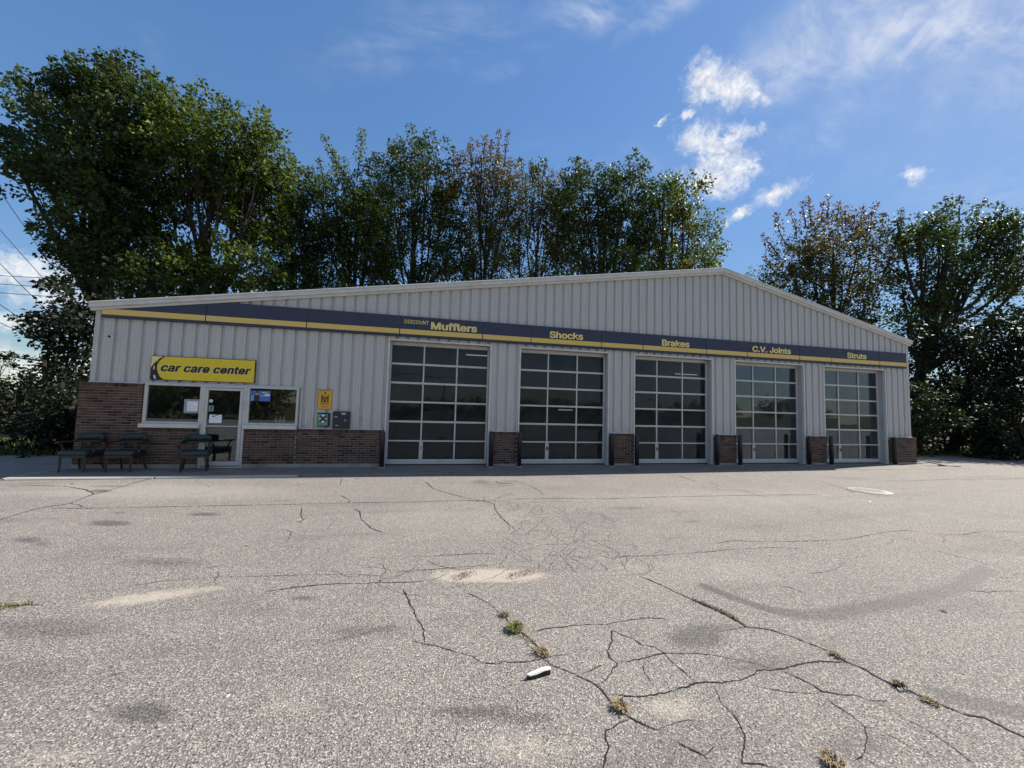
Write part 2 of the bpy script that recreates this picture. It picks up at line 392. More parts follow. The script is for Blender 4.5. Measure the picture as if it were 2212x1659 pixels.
M['wire'] = mat_worn('black_cable', (.015, .015, .017), (.03, .03, .03), .6, 5, .5)
M['polewood'] = mat_worn('pole_wood', (.09, .07, .05), (.05, .04, .03), .9, 3, .7)
M['board'] = mat_worn('weathered_board', (.33, .28, .22), (.16, .13, .10), .85, 12, .7)
M['roof'] = mat_worn('grey_metal_roof', (.36, .37, .38), (.26, .26, .27), .45, 2, .6, metal=.2)


# ------------------------------------------------------------------ mesh helpers
def link_mesh(name, me, mat, parent=None, loc=None, smooth=False):
    if mat is not None:
        for mm in (mat if isinstance(mat, (list, tuple)) else [mat]): me.materials.append(mm)
    if smooth:
        me.polygons.foreach_set('use_smooth', [True]*len(me.polygons))
    o = bpy.data.objects.new(name, me); COL.objects.link(o)
    if parent is not None: o.parent = parent
    if loc is not None: o.location = loc
    return o

class MB:
    def __init__(s): s.v = []; s.f = []
    def add(s, vs, fs):
        b = len(s.v); s.v += [tuple(map(float, p)) for p in vs]; s.f += [tuple(i+b for i in f) for f in fs]; return s
    def box(s, x0, x1, y0, y1, z0, z1):
        return s.add([(x0, y0, z0), (x1, y0, z0), (x1, y1, z0), (x0, y1, z0), (x0, y0, z1), (x1, y0, z1), (x1, y1, z1), (x0, y1, z1)],
                     [(0, 3, 2, 1), (4, 5, 6, 7), (0, 1, 5, 4), (1, 2, 6, 5), (2, 3, 7, 6), (3, 0, 4, 7)])
    def bbox(s, x0, x1, y0, y1, z0, z1, b=.01):
        """Box with chamfered front (-y) edges."""
        b = min(b, (x1-x0)*.4, (z1-z0)*.4, (y1-y0)*.8)
        return s.add([(x0+b, y0, z0+b), (x1-b, y0, z0+b), (x1-b, y0, z1-b), (x0+b, y0, z1-b),
                      (x0, y0+b, z0), (x1, y0+b, z0), (x1, y0+b, z1), (x0, y0+b, z1),
                      (x0, y1, z0), (x1, y1, z0), (x1, y1, z1), (x0, y1, z1)],
                     [(0, 1, 2, 3), (4, 5, 1, 0), (5, 6, 2, 1), (6, 7, 3, 2), (7, 4, 0, 3), (8, 9, 5, 4), (9, 10, 6, 5), (10, 11, 7, 6), (11, 8, 4, 7), (11, 10, 9, 8)])
    def poly_xz(s, pts, y0, y1):
        """Prism from an outline in the x-z plane (counter-clockwise seen from -y)."""
        n = len(pts); vs = [(x, y0, z) for x, z in pts]+[(x, y1, z) for x, z in pts]
        return s.add(vs, [tuple(range(n)), tuple(reversed(range(n, 2*n)))]+[(i, i+n, (i+1) % n+n, (i+1) % n) for i in range(n)])
    def tube(s, pts, rad, n=8, caps=True):
        pts = [np.array(p, float) for p in pts]; rad = [rad]*len(pts) if isinstance(rad, (int, float)) else list(rad)
        rings = []; prev = None
        for i, p in enumerate(pts):
            t = pts[min(i+1, len(pts)-1)]-pts[max(i-1, 0)]; t = t/(np.linalg.norm(t)+1e-9)
            if prev is None:
                a = np.array([0, 0, 1.0]) if abs(t[2]) < .9 else np.array([1.0, 0, 0]); u = np.cross(t, a)
            else: u = prev-t*np.dot(prev, t)
            u /= np.linalg.norm(u)+1e-9; w = np.cross(t, u); prev = u
            rings.append([p+rad[i]*(u*math.cos(2*PI*k/n)+w*math.sin(2*PI*k/n)) for k in range(n)])
        b = [q for r in rings for q in r]; f = []
        for i in range(len(pts)-1):
            for k in range(n):
                f.append((i*n+k, i*n+(k+1) % n, (i+1)*n+(k+1) % n, (i+1)*n+k))
        if caps: f += [tuple(reversed(range(n))), tuple(range((len(pts)-1)*n, len(pts)*n))]
        return s.add(b, f)
    def lathe(s, prof, cx=0, cy=0, n=16):
        """Profile (r, z) about the z axis."""
        vs = []; f = []; m_ = len(prof)
        for r, z in prof: vs += [(cx+r*math.cos(2*PI*k/n), cy+r*math.sin(2*PI*k/n), z) for k in range(n)]
        for i in range(m_-1):
            for k in range(n): f.append((i*n+k, i*n+(k+1) % n, (i+1)*n+(k+1) % n, (i+1)*n+k))
        f += [tuple(reversed(range(n))), tuple(range((m_-1)*n, m_*n))]
        return s.add(vs, f)
    def mesh(s, name):
        me = bpy.data.meshes.new(name); me.from_pydata(s.v, [], s.f); me.update(); return me
    def build(s, name, mat, parent=None, loc=None, smooth=False):
        return link_mesh(name, s.mesh(name), mat, parent, loc, smooth)

def tag(o, label=None, cat=None, group=None, kind=None):
    if label: o['label'] = label
    if cat: o['category'] = cat
    if group: o['group'] = group
    if kind: o['kind'] = kind
    return o

def empty(name, loc=(0, 0, 0), rz=0.0):
    o = bpy.data.objects.new(name, None); COL.objects.link(o); o.location = loc; o.rotation_euler = (0, 0, rz)
    o.empty_display_size = .2; return o

def copy_tree(o, parent=None):
    c = o.copy(); COL.objects.link(c)
    if parent is not None: c.parent = parent
    for ch in list(o.children): copy_tree(ch, c)
    return c

def fast_mesh(name, verts, quads=None, tris=None):
    me = bpy.data.meshes.new(name); verts = np.asarray(verts, np.float32)
    me.vertices.add(len(verts)); me.vertices.foreach_set('co', verts.ravel())
    k = 4 if quads is not None else 3; fa = np.asarray(quads if quads is not None else tris, np.int32)
    me.loops.add(fa.size); me.loops.foreach_set('vertex_index', fa.ravel())
    me.polygons.add(len(fa)); me.polygons.foreach_set('loop_start', np.arange(0, fa.size, k, dtype=np.int32))
    try: me.polygons.foreach_set('loop_total', np.full(len(fa), k, np.int32))
    except Exception: pass
    me.update(calc_edges=True); return me

try:
    import os
    FONT = bpy.data.fonts.load(os.path.join(bpy.utils.system_resource('DATAFILES', path='fonts'), 'Inter.woff2'))
except Exception:
    FONT = None      # Blender's built-in face

def text_mesh(body, width, height, bold=0.0, shear=0.0, extrude=0.0, spacing=1.0):
    """Text fitted to width x height (cap height when it has capitals), in the x-z plane facing -y, lower left at the origin.
    bold thickens the strokes by stacking slightly shifted copies, each a fraction of a millimetre in front of the last."""
    cu = bpy.data.curves.new('t', 'FONT'); cu.shear = shear; cu.resolution_u = 3
    if FONT is not None: cu.font = FONT
    cu.space_character = spacing; cu.fill_mode = 'FRONT'
    ob = bpy.data.objects.new('t', cu); COL.objects.link(ob)
    def get(txt):
        cu.body = txt; ob.update_tag(); bpy.context.view_layer.update()
        me = bpy.data.meshes.new_from_object(ob.evaluated_get(bpy.context.evaluated_depsgraph_get()))
        v = np.array([tuple(q.co) for q in me.vertices]); f = [tuple(p.vertices) for p in me.polygons]; bpy.data.meshes.remove(me); return v, f
    cap = None
    if any(ch.isupper() for ch in body):
        hv, _ = get('H'); cap = (hv[:, 1].min(), hv[:, 1].max())
    co, faces = get(body); bpy.data.objects.remove(ob); bpy.data.curves.remove(cu)
    x0_, x1_ = co[:, 0].min(), co[:, 0].max(); z0_, z1_ = cap if cap else (co[:, 1].min(), co[:, 1].max())
    b = bold*height
    x = b+(co[:, 0]-x0_)/(x1_-x0_)*(width-2*b); z = b*.6+(co[:, 1]-z0_)/(z1_-z0_)*(height-1.2*b)
    bm = bmesh.new(); k = 0
    shifts = [(0, 0)] if b == 0 else [(math.cos(a)*b*r, math.sin(a)*b*.6*r) for r in (.5, 1) for a in np.linspace(0, 2*PI, 8, endpoint=False)]
    for dx, dz in shifts:
        vs = [bm.verts.new((p+dx, -k*.00012, q+dz)) for p, q in zip(x, z)]; k += 1
        for f in faces:
            try: bm.faces.new([vs[i] for i in f])
            except ValueError: pass
    bm.normal_update()
    flip = [f for f in bm.faces if f.normal.y > 0]
    if flip: bmesh.ops.reverse_faces(bm, faces=flip)
    if extrude:
        for v in bm.verts: v.co.y -= extrude
    out = bpy.data.meshes.new('lettering'); bm.to_mesh(out); bm.free(); return out


# ------------------------------------------------------------------ ground
def lot_z(x, y):
    """Height of the asphalt: a little below the apron on the left, nearly flush on the right."""
    def s(t): t = min(max(t, 0), 1); return t*t*(3-2*t)
    left = s((1.0-x)/7.0)
    return -0.012-0.032*left*s((y+7.5)/4.5)

def lot_z_np(x, y):
    def s(t): t = np.clip(t, 0, 1); return t*t*(3-2*t)
    return -0.012-0.032*s((1.0-x)/7.0)*s((y+7.5)/4.5)

def R1(x, y): return (x/1.4747/3000*2212, (1350+y/1.4747)/3000*2212)
def R2(x, y): return ((1500+x/1.4747)/3000*2212, (1350+y/1.4747)/3000*2212)
def gp(p): 
    q = at_ground(p[0], p[1], lot_z); return np.array(q[:2])

def build_lot():
    xs = np.concatenate([np.linspace(-60, -14, 40)[:-1], np.arange(-14, -6, .12), np.arange(-6, 8, .045), np.arange(8, 20, .12), np.linspace(20, 70, 40)])
    ys = np.concatenate([np.linspace(-30, -11.5, 25)[:-1], np.arange(-11.5, -6.5, .045), np.arange(-6.5, -1, .08), np.linspace(-1, 2.9, 12)])
    X, Y = np.meshgrid(xs, ys); ny, nx = X.shape
    Z = lot_z_np(X, Y)
    dark = np.zeros_like(X); sand = np.zeros_like(X); wear = np.zeros_like(X)
    def ell(arr, px, rx_px, ry_px, val, ang=0.0):
        c = gp(px); e = gp((px[0]+rx_px*math.cos(ang), px[1]+rx_px*math.sin(ang))); u = e-c
        w = gp((px[0], px[1]+ry_px))-c
        A = np.linalg.inv(np.array([[u[0], w[0]], [u[1], w[1]]]))
        a = A[0, 0]*(X-c[0])+A[0, 1]*(Y-c[1]); b = A[1, 0]*(X-c[0])+A[1, 1]*(Y-c[1])
        r = np.sqrt(a*a+b*b); np.maximum(arr, val*np.clip(1.35-r, 0, 1)/1.0, out=arr)
    def stroke(arr, pts, w, val):
        P = [gp(p) for p in pts]; best = np.full_like(X, 9.0)
        for a, b in zip(P[:-1], P[1:]):
            d = b-a; t = np.clip(((X-a[0])*d[0]+(Y-a[1])*d[1])/(d@d), 0, 1)
            best = np.minimum(best, np.hypot(X-a[0]-t*d[0], Y-a[1]-t*d[1]))
        np.maximum(arr, val*np.clip(1.3-best/w, 0, 1), out=arr)
    for p, rx, ry, v in [(R1(475, 270), 48, 7, .8), (R1(882, 231), 42, 5, .65), (R1(120, 342), 40, 7, .6), (R1(180, 360), 26, 6, .5), (R1(510, 225), 22, 3, .5),
                         (R1(625, 1090), 78, 26, .75), (R1(180, 725), 210, 34, .42), (R1(90, 900), 150, 50, .30), (R1(2050, 1090), 110, 18, .6), (R1(1310, 593), 40, 5, .6),
                         (R1(1570, 730), 120, 12, .45), (R2(800, 760), 70, 30, .72), (R2(870, 720), 90, 12, .5), (R2(60, 1110), 80, 18, .5), (R2(1480, 1230), 120, 40, .42),
                         (R2(780, 262), 22, 3, .5), (R2(1040, 880), 120, 26, .4), (R1(700, 440), 130, 14, .4), (R1(2080, 92), 30, 6, .45), (R1(1440, 1070), 200, 10, .35),
                         (R1(480, 110), 60, 2.5, .5), (R1(430, 130), 24, 4, .9), (R1(1180, 75), 200, 3, .3), (R2(500, 205), 60, 5, .4)]:
        ell(dark, p, rx, ry, v)
    stroke(dark, [R2(830, 540), R2(950, 590), R2(1100, 640), R2(1180, 655)], .07, .95)
    stroke(dark, [R2(1180, 655), R2(1300, 668), R2(1420, 655), R2(1600, 622), R2(1900, 560), R2(2050, 470)], .12, .62)
    stroke(dark, [R2(1860, 1010), R2(2000, 1045), R2(2240, 1095)], .10, .7)
    stroke(dark, [R1(1470, 770), R1(1700, 712)], .05, .5)
    stroke(dark, [R1(1900, 1085), R1(2180, 1070)], .05, .5)
    ell(sand, R1(650, 588), 155, 14, 1.0, -.13); ell(sand, R1(900, 555), 55, 7, .8, -.1)
    ell(sand, (1055, 1243), 122, 17, 1.5)
    ell(sand, (1000, 1246), 60, 13, 1.3); ell(sand, (1130, 1242), 60, 11, 1.3)
    ell(sand, R2(690, 1070), 85, 36, .75); ell(sand, R1(1165, 810), 40, 10, .55); ell(sand, R1(1570, 870), 40, 12, .55)
    ell(sand, R1(1250, 1060), 90, 22, .55); ell(sand, R1(250, 1280), 150, 30, .55); ell(sand, R2(60, 1250), 140, 50, .6)
    ell(sand, R1(1305, 255), 16, 6, .7)
    ell(wear, (300, 1060), 420, 26, .8); ell(wear, (1600, 1075), 520, 40, .55); ell(wear, (980, 1120), 330, 60, .5); ell(wear, (1500, 1230), 330, 50, .5); ell(wear, (1080, 1600), 90, 40, .6)
    # shallow dips where the sandy hollow is washed out
    for px in [(985, 1240), (1135, 1240)]:
        c = gp(px); Z -= .012*np.exp(-(((X-c[0])/.16)**2+((Y-c[1])/.05)**2))
    verts = np.stack([X, Y, Z], -1).reshape(-1, 3)
    idx = np.arange(ny*nx).reshape(ny, nx)
    q = np.stack([idx[:-1, :-1], idx[:-1, 1:], idx[1:, 1:], idx[1:, :-1]], -1).reshape(-1, 4)
    me = fast_mesh('parking_lot', verts, quads=q)
    ca = me.color_attributes.new('stain', 'FLOAT_COLOR', 'POINT')
    ca.data.foreach_set('color', np.stack([dark, sand, wear, np.ones_like(X)], -1).astype(np.float32).ravel())
    o = link_mesh('parking_lot', me, M['asphalt'], smooth=True); o['kind'] = 'structure'; return o
lot = build_lot()

# cracks: irregular ribbons with a sunken look, each a part of the lot
def ribbon(mb, pts2, w0, seed, jag=.5):
    rr = random.Random(seed); P = [np.array(p) for p in pts2]; path = []; wob_ = 0.0
    for a, b in zip(P[:-1], P[1:]):
        L = np.linalg.norm(b-a); n = max(1, int(L/.022)); d = (b-a)/max(L, 1e-6); nrm = np.array([-d[1], d[0]])
        for i in range(n):
            amp = min(.022, L*.16)*(1 if 0 < i < n else 0)
            wob_ = wob_*.6+rr.uniform(-1, 1)*.55
            path.append(a+(b-a)*i/n+nrm*wob_*amp*jag)
    path.append(P[-1]); n = len(path); vs = []
    for i, p in enumerate(path):
        t = path[min(i+1, n-1)]-path[max(i-1, 0)]; t = t/(np.linalg.norm(t)+1e-9); nn = np.array([-t[1], t[0]])
        taper = min(1, .25+i/4, .25+(n-1-i)/4)
        far_ = min(1.9, max(1.0, (p[1]+11.9)/4.2)); wm = far_*(1.05+.35*math.sin(i*.13+seed*7)); wl = w0*wm*taper*rr.uniform(.2, 1.2); wr = w0*wm*taper*rr.uniform(.2, 1.2)
        for s_, ww in ((1, wl), (-1, wr)):
            q = p+nn*s_*ww*.5; vs.append((q[0], q[1], lot_z(q[0], q[1])+.0035))
    mb.add(vs, [(2*i+1, 2*i, 2*i+2, 2*i+3) for i in range(n-1)])

CR2 = [(.020, [(555, 500), (640, 535), (770, 597), (870, 640), (960, 685), (1010, 718), (1110, 730), (1190, 755), (1290, 792), (1370, 825), (1430, 862), (1520, 900), (1590, 940), (1650, 970), (1740, 1005), (1830, 1045), (1950, 1095), (2040, 1110), (2110, 1145), (2212, 1195), (2300, 1240)]),
       (.011, [(60, 790), (160, 875), (230, 905), (265, 920), (330, 950), (365, 970), (410, 1020), (440, 1060), (510, 1110), (560, 1135), (640, 1165)]),
       (.014, [(500, 1120), (460, 1135), (430, 1160), (405, 1165), (405, 1200), (420, 1235), (405, 1275), (395, 1345)]),
       (.010, [(380, 985), (415, 930), (455, 878), (420, 850), (410, 820), (435, 780), (430, 735), (500, 760), (560, 795), (620, 805), (655, 832), (700, 880), (760, 930), (805, 962)]),
       (.009, [(455, 878), (540, 860), (655, 832), (760, 832), (850, 838), (960, 858), (1060, 880), (1145, 900)]),
       (.013, [(1440, 870), (1340, 867), (1230, 882), (1145, 900), (1060, 905), (1000, 945), (920, 955), (820, 960), (770, 968), (710, 990)]),
       (.010, [(710, 990), (640, 1005), (550, 1020), (430, 1010)]),
       (.009, [(1160, 905), (1230, 935), (1300, 970), (1340, 997), (1400, 1008), (1490, 1015), (1540, 1035), (1620, 1035)]),
       (.006, [(1070, 980), (1150, 992), (1240, 1002), (1310, 1008), (1340, 997)]),
       (.009, [(1340, 1010), (1400, 1060), (1480, 1110), (1525, 1150), (1530, 1180), (1530, 1240), (1510, 1280), (1470, 1297)]),
       (.006, [(1525, 1150), (1580, 1160), (1650, 1195), (1730, 1240), (1850, 1290)]),
       (.007, [(1540, 1035), (1630, 1070), (1700, 1115), (1790, 1160), (1880, 1220), (1950, 1275), (2010, 1325)]),
       (.008, [(865, 968), (885, 1000), (900, 1040), (950, 1090), (985, 1140), (1008, 1190), (1005, 1240), (995, 1310), (1060, 1310), (1140, 1330)]),
       (.010, [(680, 1200), (760, 1240), (830, 1275), (865, 1310)]), (.006, [(830, 1275), (860, 1250), (880, 1235)]),
       (.009, [(80, 738), (200, 720), (300, 710), (410, 708), (500, 690), (580, 680), (670, 685)]),
       (.008, [(-60, 868), (0, 872), (60, 870), (120, 860), (180, 842), (250, 838)]),
       (.006, [(300, 922), (360, 895), (400, 878)]), (.006, [(570, 870), (570, 910), (600, 960), (640, 1000)]), (.005, [(270, 815), (340, 820), (400, 822)]),
       (.006, [(635, 1160), (690, 1140), (760, 1120), (830, 1130)]), (.008, [(1510, 1285), (1550, 1300), (1600, 1330)]),
       (.010, [(880, 360), (950, 345), (1090, 350), (1200, 350), (1320, 345), (1450, 340), (1600, 310), (1700, 300), (1850, 320), (1950, 320), (2030, 305), (2212, 308)]),
       (.009, [(450, 412), (620, 410), (760, 400), (880, 390), (1000, 380), (1130, 375), (1250, 380)]),
       (.008, [(1800, 380), (1900, 405), (2000, 430), (2100, 460), (2170, 475)]), (.009, [(1960, 560), (2050, 568), (2120, 562), (2212, 568)]),
       (.012, [(0, 165), (200, 162), (400, 165), (700, 155), (1000, 150), (1320, 145)]), (.012, [(1000, 130), (1070, 150), (1110, 158)]),
       (.012, [(1650, 155), (1700, 165), (1770, 170)]), (.016, [(1560, 85), (1700, 88), (1900, 80), (2100, 80), (2212, 75)]),
       (.012, [(1330, 90), (1420, 115), (1480, 140)]), (.014, [(720, 65), (780, 85), (800, 95)]), (.010, [(850, 95), (900, 108)]),
       (.009, [(0, 85), (60, 100), (120, 130), (135, 150)]), (.007, [(1150, 540), (1210, 550), (1260, 570)]), (.006, [(1410, 430), (1440, 440), (1400, 470), (1290, 490)]),
       (.007, [(470, 430), (490, 470), (540, 495)]), (.006, [(600, 440), (610, 465), (580, 488), (540, 490)]), (.005, [(1010, 718), (1060, 745), (1080, 752)]), (.005, [(880, 742), (960, 730), (1010, 718)])]
CR1 = [(.012, [(1145, 565), (1250, 550), (1400, 535), (1550, 530), (1680, 528), (1830, 522)]), (.006, [(545, 545), (700, 520), (850, 510), (1000, 500), (1200, 497), (1500, 490), (1650, 495)]),
       (.013, [(1740, 555), (1760, 590), (1785, 640), (1805, 690), (1835, 735), (1838, 785)]),
       (.009, [(1780, 780), (1880, 800), (1960, 825), (2040, 845), (2090, 875), (2150, 880), (2200, 865)]),
       (.012, [(2010, 570), (2060, 590), (2100, 610), (2140, 640), (2170, 665), (2212, 710), (2280, 760), (2340, 820)]),
       (.016, [(0, 255), (60, 235), (150, 210), (200, 200), (300, 185), (390, 150), (500, 120), (600, 90), (690, 68)]),
       (.016, [(20, 110), (150, 108), (280, 110), (370, 125), (410, 145)]),
       (.012, [(210, 205), (400, 205), (640, 200), (900, 195), (1200, 190), (1500, 182), (1800, 178), (2000, 172), (2212, 175)]),
       (.011, [(1840, 90), (1870, 120), (1950, 145), (2030, 165), (2090, 175), (2135, 185), (2140, 210), (2170, 250), (2230, 300)]),
       (.011, [(1530, 208), (1555, 220), (1560, 250), (1600, 290), (1650, 310)]), (.010, [(1305, 205), (1300, 230), (1310, 260)]),
       (.010, [(1475, 80), (1470, 105)]), (.010, [(1470, 150), (1510, 170), (1505, 185)]), (.010, [(2140, 165), (2212, 140)]), (.010, [(300, 185), (340, 190), (360, 200)]),
       (.008, [(1760, 415), (1900, 410), (2050, 402), (2150, 400)]), (.007, [(1840, 430), (1900, 455), (1990, 470), (2050, 465)]), (.008, [(1700, 480), (1860, 470), (1990, 460), (2130, 450)]),
       (.008, [(865, 470), (920, 458), (980, 452)]), (.006, [(945, 480), (940, 500), (925, 525)]), (.012, [(0, 632), (100, 625), (190, 620)]), (.007, [(440, 945), (480, 930), (530, 915), (545, 900)]),
       (.005, [(1620, 530), (1660, 545), (1740, 575), (1830, 590)]), (.006, [(1550, 462), (1640, 460), (1690, 475)]), (.005, [(1050, 366), (1090, 362)])]
k_ = 0
for src, conv in ((CR2, R2), (CR1, R1)):
    for w, pl in src:
        mb = MB(); pts = [gp(conv(*p)) for p in pl]; ribbon(mb, pts, w*.98, 100+k_); k_ += 1
        o = mb.build('crack', M['crack'], lot); o['kind'] = 'structure'
# crazed patch: one network of fine cracks in front of the middle bays
def crazed():
    mb = MB(); rr = random.Random(5)
    a, b, c, d = gp((1040, 1085)), gp((1300, 1085)), gp((1420, 1238)), gp((1050, 1225))
    nx, ny = 12, 15; G = {}
    for i in range(nx+1):
        for j in range(ny+1):
            u = (i+rr.uniform(-.36, .36)+(.5 if j % 2 else 0))/nx; v = (j+rr.uniform(-.36, .36))/ny
            G[i, j] = (a*(1-u)+b*u)*(1-v)+(d*(1-u)+c*u)*v
    for i in range(nx+1):
        for j in range(ny+1):
            u = abs(i/nx-.55)*2; pr = 1.10-.75*u**3-.25*(1-j/ny)
            for di, dj in ((1, 0), (0 if j % 2 else -1, 1), (1 if j % 2 else 0, 1)):
                q = (i+di, j+dj)
                if q in G and rr.random() < pr*(.85 if di == 1 and dj == 0 else .65): ribbon(mb, [G[i, j], G[q]], rr.choice([.003, .004, .006]), rr.random(), .8)
    o = mb.build('crack_network', M['crack'], lot); o['kind'] = 'stuff'
    mb = MB()   # hairlines over the rest of the lot
    for _ in range(60):
        p = gp((rr.uniform(0, 2212), 1045+(rr.random()**1.2)*230)); ang = rr.choice([rr.gauss(0, .35), rr.gauss(1.2, .5)]); pts = [p]
        for s_ in range(rr.randint(2, 5)):
            ang += rr.gauss(0, .4); p = p+np.array([math.cos(ang), math.sin(ang)])*rr.uniform(.08, .3); pts.append(p)
        ribbon(mb, pts, rr.uniform(.003, .005), rr.random(), 1.0)
    o = mb.build('hairline_cracks', M['crack'], lot); o['kind'] = 'stuff'
crazed()

g_ = MB(); g_.add([(-700, -700, -.16), (700, -700, -.16), (700, 700, -.16), (-700, 700, -.16)], [(0, 1, 2, 3)])
tag(g_.build('ground', M['grass']), kind='structure')

# apron slab of concrete bays with joints
apron = empty('apron'); apron['kind'] = 'structure'
edges = [-9.12, -7.0, -4.6, -1.75, 1.95, 5.95, 9.95, 13.95, 17.95, 19.75]
for a, b in zip(edges[:-1], edges[1:]):
    mb = MB(); y0 = -1.285 if b < -1 else -1.22
    mb.bbox(a+.006, b-.006, y0, 0.25, -.13, 0.0, .02); mb.build('slab', M['concrete'], apron)
mb = MB()
for a, b in ((-9.14, -6.4), (-6.39, -3.4)):
    mb.bbox(a, b, -1.41, -1.289, -.15, .004, .03)
mb.box(-9.17, -9.123, -1.41, .2, -.15, .002)
mb.build('kerb_edge', M['curb'], apron)

# ------------------------------------------------------------------ building
W2 = 1.556; S = 4.0; TOPZ = 3.769
XL, XR, XP = -8.775, 18.80, 9.96
ZL, ZP, ZR = 4.015, 6.88, 4.80         # underside of the rake trim
DEPTH = 10.5
def rake(x): return ZL+(ZP-ZL)*(x-XL)/(XP-XL) if x <= XP else ZP+(ZR-ZP)*(x-XP)/(XR-XP)
bld = empty('garage_building', (0, 0, 0))
tag(bld, 'single storey grey metal clad repair shop with brick base and five glazed bays', 'building')

def zbase(x):
    if x < -7.56: return 2.19
    if x < -3.86: return 2.235
    for k in range(5):
        if k*S-W2 < x < k*S+W2: return TOPZ+.002
    return 1.075
prof = [(0, 0), (.012, .046), (.074, .046), (.090, 0), (.150, 0), (.155, -.006), (.167, -.006), (.172, 0), (.230, 0), (.235, -.006), (.247, -.006), (.252, 0), (.305, 0)]
brk = [-7.56, -3.86]+[k*S+s*W2 for k in range(5) for s in (-1, 1)]+[XP]
x0_sheet = XL+.10; n_sheet = int(math.ceil((XR-.10-x0_sheet)/.915))
for i in range(n_sheet):
    xa = x0_sheet+i*.915; xb = min(xa+.915, XR-.10); mb = MB()
    pts = []
    for r in range(3):
        pts += [(xa+r*.305+u, d) for u, d in prof[:-1]]
    pts.append((xa+.915, 0))
    px_ = np.array([p[0] for p in pts]); py_ = np.array([p[1] for p in pts])
    cuts = sorted(set([round(float(v), 5) for v in px_ if xa <= v <= xb]+[round(v, 5) for v in brk if xa < v < xb]+[round(xb, 5)]))
    lap = .0015*(i % 2)
    for u, v in zip(cuts[:-1], cuts[1:]):
        if v-u < 1e-4: continue
        zb = zbase((u+v)/2); du, dv = np.interp(u, px_, py_)+lap, np.interp(v, px_, py_)+lap
        mb.add([(u, du, zb), (v, dv, zb), (v, dv, rake(v)+.03), (u, du, rake(u)+.03)], [(0, 1, 2, 3)])
    mb.build('siding_panel', M['siding'], bld)
# corner trims, base angle over the brick
mb = MB(); mb.bbox(XL-.012, XL+.102, -.014, .10, 2.19, rake(XL)+.04, .006); mb.build('corner_trim', M['siding'], bld)
mb = MB(); mb.bbox(XR-.102, XR+.012, -.014, .10, 1.075, rake(XR)+.04, .006); mb.build('corner_trim', M['siding'], bld)
for a, b, z in [(XL-.02, -7.575, 2.165), (-7.58, -3.84, 2.20), (-3.84, -W2-.03, 1.052)]+[(k*S+W2+.03, (k+1)*S-W2-.03, 1.052) for k in range(4)]+[(4*S+W2+.03, XR+.02, 1.052)]:
    mb = MB(); mb.bbox(a, b, -.045, .03, z, z+.03, .005); mb.build('base_flashing', M['trim'], bld)

# rake trim (white gutter-like fascia) in lengths with visible joints
def rake_seg(xa, xb, extra=0):
    mb = MB(); prof_ = [(-.06, 0.0), (-.075, .05), (-.13, .075), (-.13, .155), (-.155, .175), (-.155, .205), (-.11, .225), (.16, .225), (.16, .02)]
    vs = []
    for x in (xa, xb):
        for (y, z) in prof_: vs.append((x, y-extra, rake(x)+z))
    n = len(prof_); f = [(i, i+1, n+i+1, n+i) for i in range(n-1)]+[(n-1, 0, n, 2*n-1), tuple(reversed(range(n))), tuple(range(n, 2*n))]
    mb.add(vs, f); return mb
joints = [XL-.10, -8.32, -3.8, 1.6, 6.2, XP]
for a, b in zip(joints[:-1], joints[1:]): rake_seg(a+.004, b-.004).build('rake_trim', M['trim'], bld)
joints = [XP, 14.4, 18.35, XR+.09]
for a, b in zip(joints[:-1], joints[1:]): rake_seg(a+.004, b-.004).build('rake_trim', M['trim'], bld)
for x in (-8.32, -3.8, 1.6, 6.2, 14.4, 18.35): rake_seg(x-.022, x+.022, .004).build('trim_joint', M['trim'], bld)
mb = rake_seg(XP-.16, XP-.004, .006); mb.build('ridge_cap', M['trim'], bld); mb = rake_seg(XP+.004, XP+.16, .006); mb.build('ridge_cap', M['trim'], bld)

# roof, other walls, interior
mb = MB()
for xa, xb in ((XL-.12, XP), (XP, XR+.12)):
    mb.add([(xa, .17, rake(xa)+.21), (xb, .17, rake(xb)+.21), (xb, DEPTH+.1, rake(xb)+.21), (xa, DEPTH+.1, rake(xa)+.21),
            (xa, .17, rake(xa)+.13), (xb, .17, rake(xb)+.13), (xb, DEPTH+.1, rake(xb)+.13), (xa, DEPTH+.1, rake(xa)+.13)],
           [(0, 1, 2, 3), (7, 6, 5, 4), (0, 4, 5, 1), (2, 6, 7, 3), (3, 7, 4, 0), (1, 5, 6, 2)])
mb.build('roof', M['roof'], bld)
mb = MB(); mb.box(XL, XL+.12, .105, DEPTH, -.1, rake(XL)+.14); mb.box(XR-.12, XR, .105, DEPTH, -.1, rake(XR)+.14)
mb.poly_xz([(XL, -.1), (XR, -.1), (XR, rake(XR)+.14), (XP, rake(XP)+.14), (XL, rake(XL)+.14)], DEPTH+.003, DEPTH+.12)
mb.build('side_wall', M['siding'], bld)
mb = MB(); mb.poly_xz([(XL+.13, .0), (XR-.13, .0), (XR-.13, 4.7), (XP, 6.6), (XL+.13, 4.1)], DEPTH-.10, DEPTH-.02)
mb.box(-2.05, -1.95, .26, DEPTH-.11, 0, 4.6); mb.box(-8.6, -2.06, 4.2, 4.3, 0, 2.7); mb.box(-8.6, -2.06, .20, 4.19, 2.72, 2.76)
mb.build('interior_wall', M['interior'], bld)
mb = MB(); mb.box(XL+.13, XR-.13, .26, DEPTH-.11, -.1, .012); mb.build('interior_floor', M['floor'], bld)

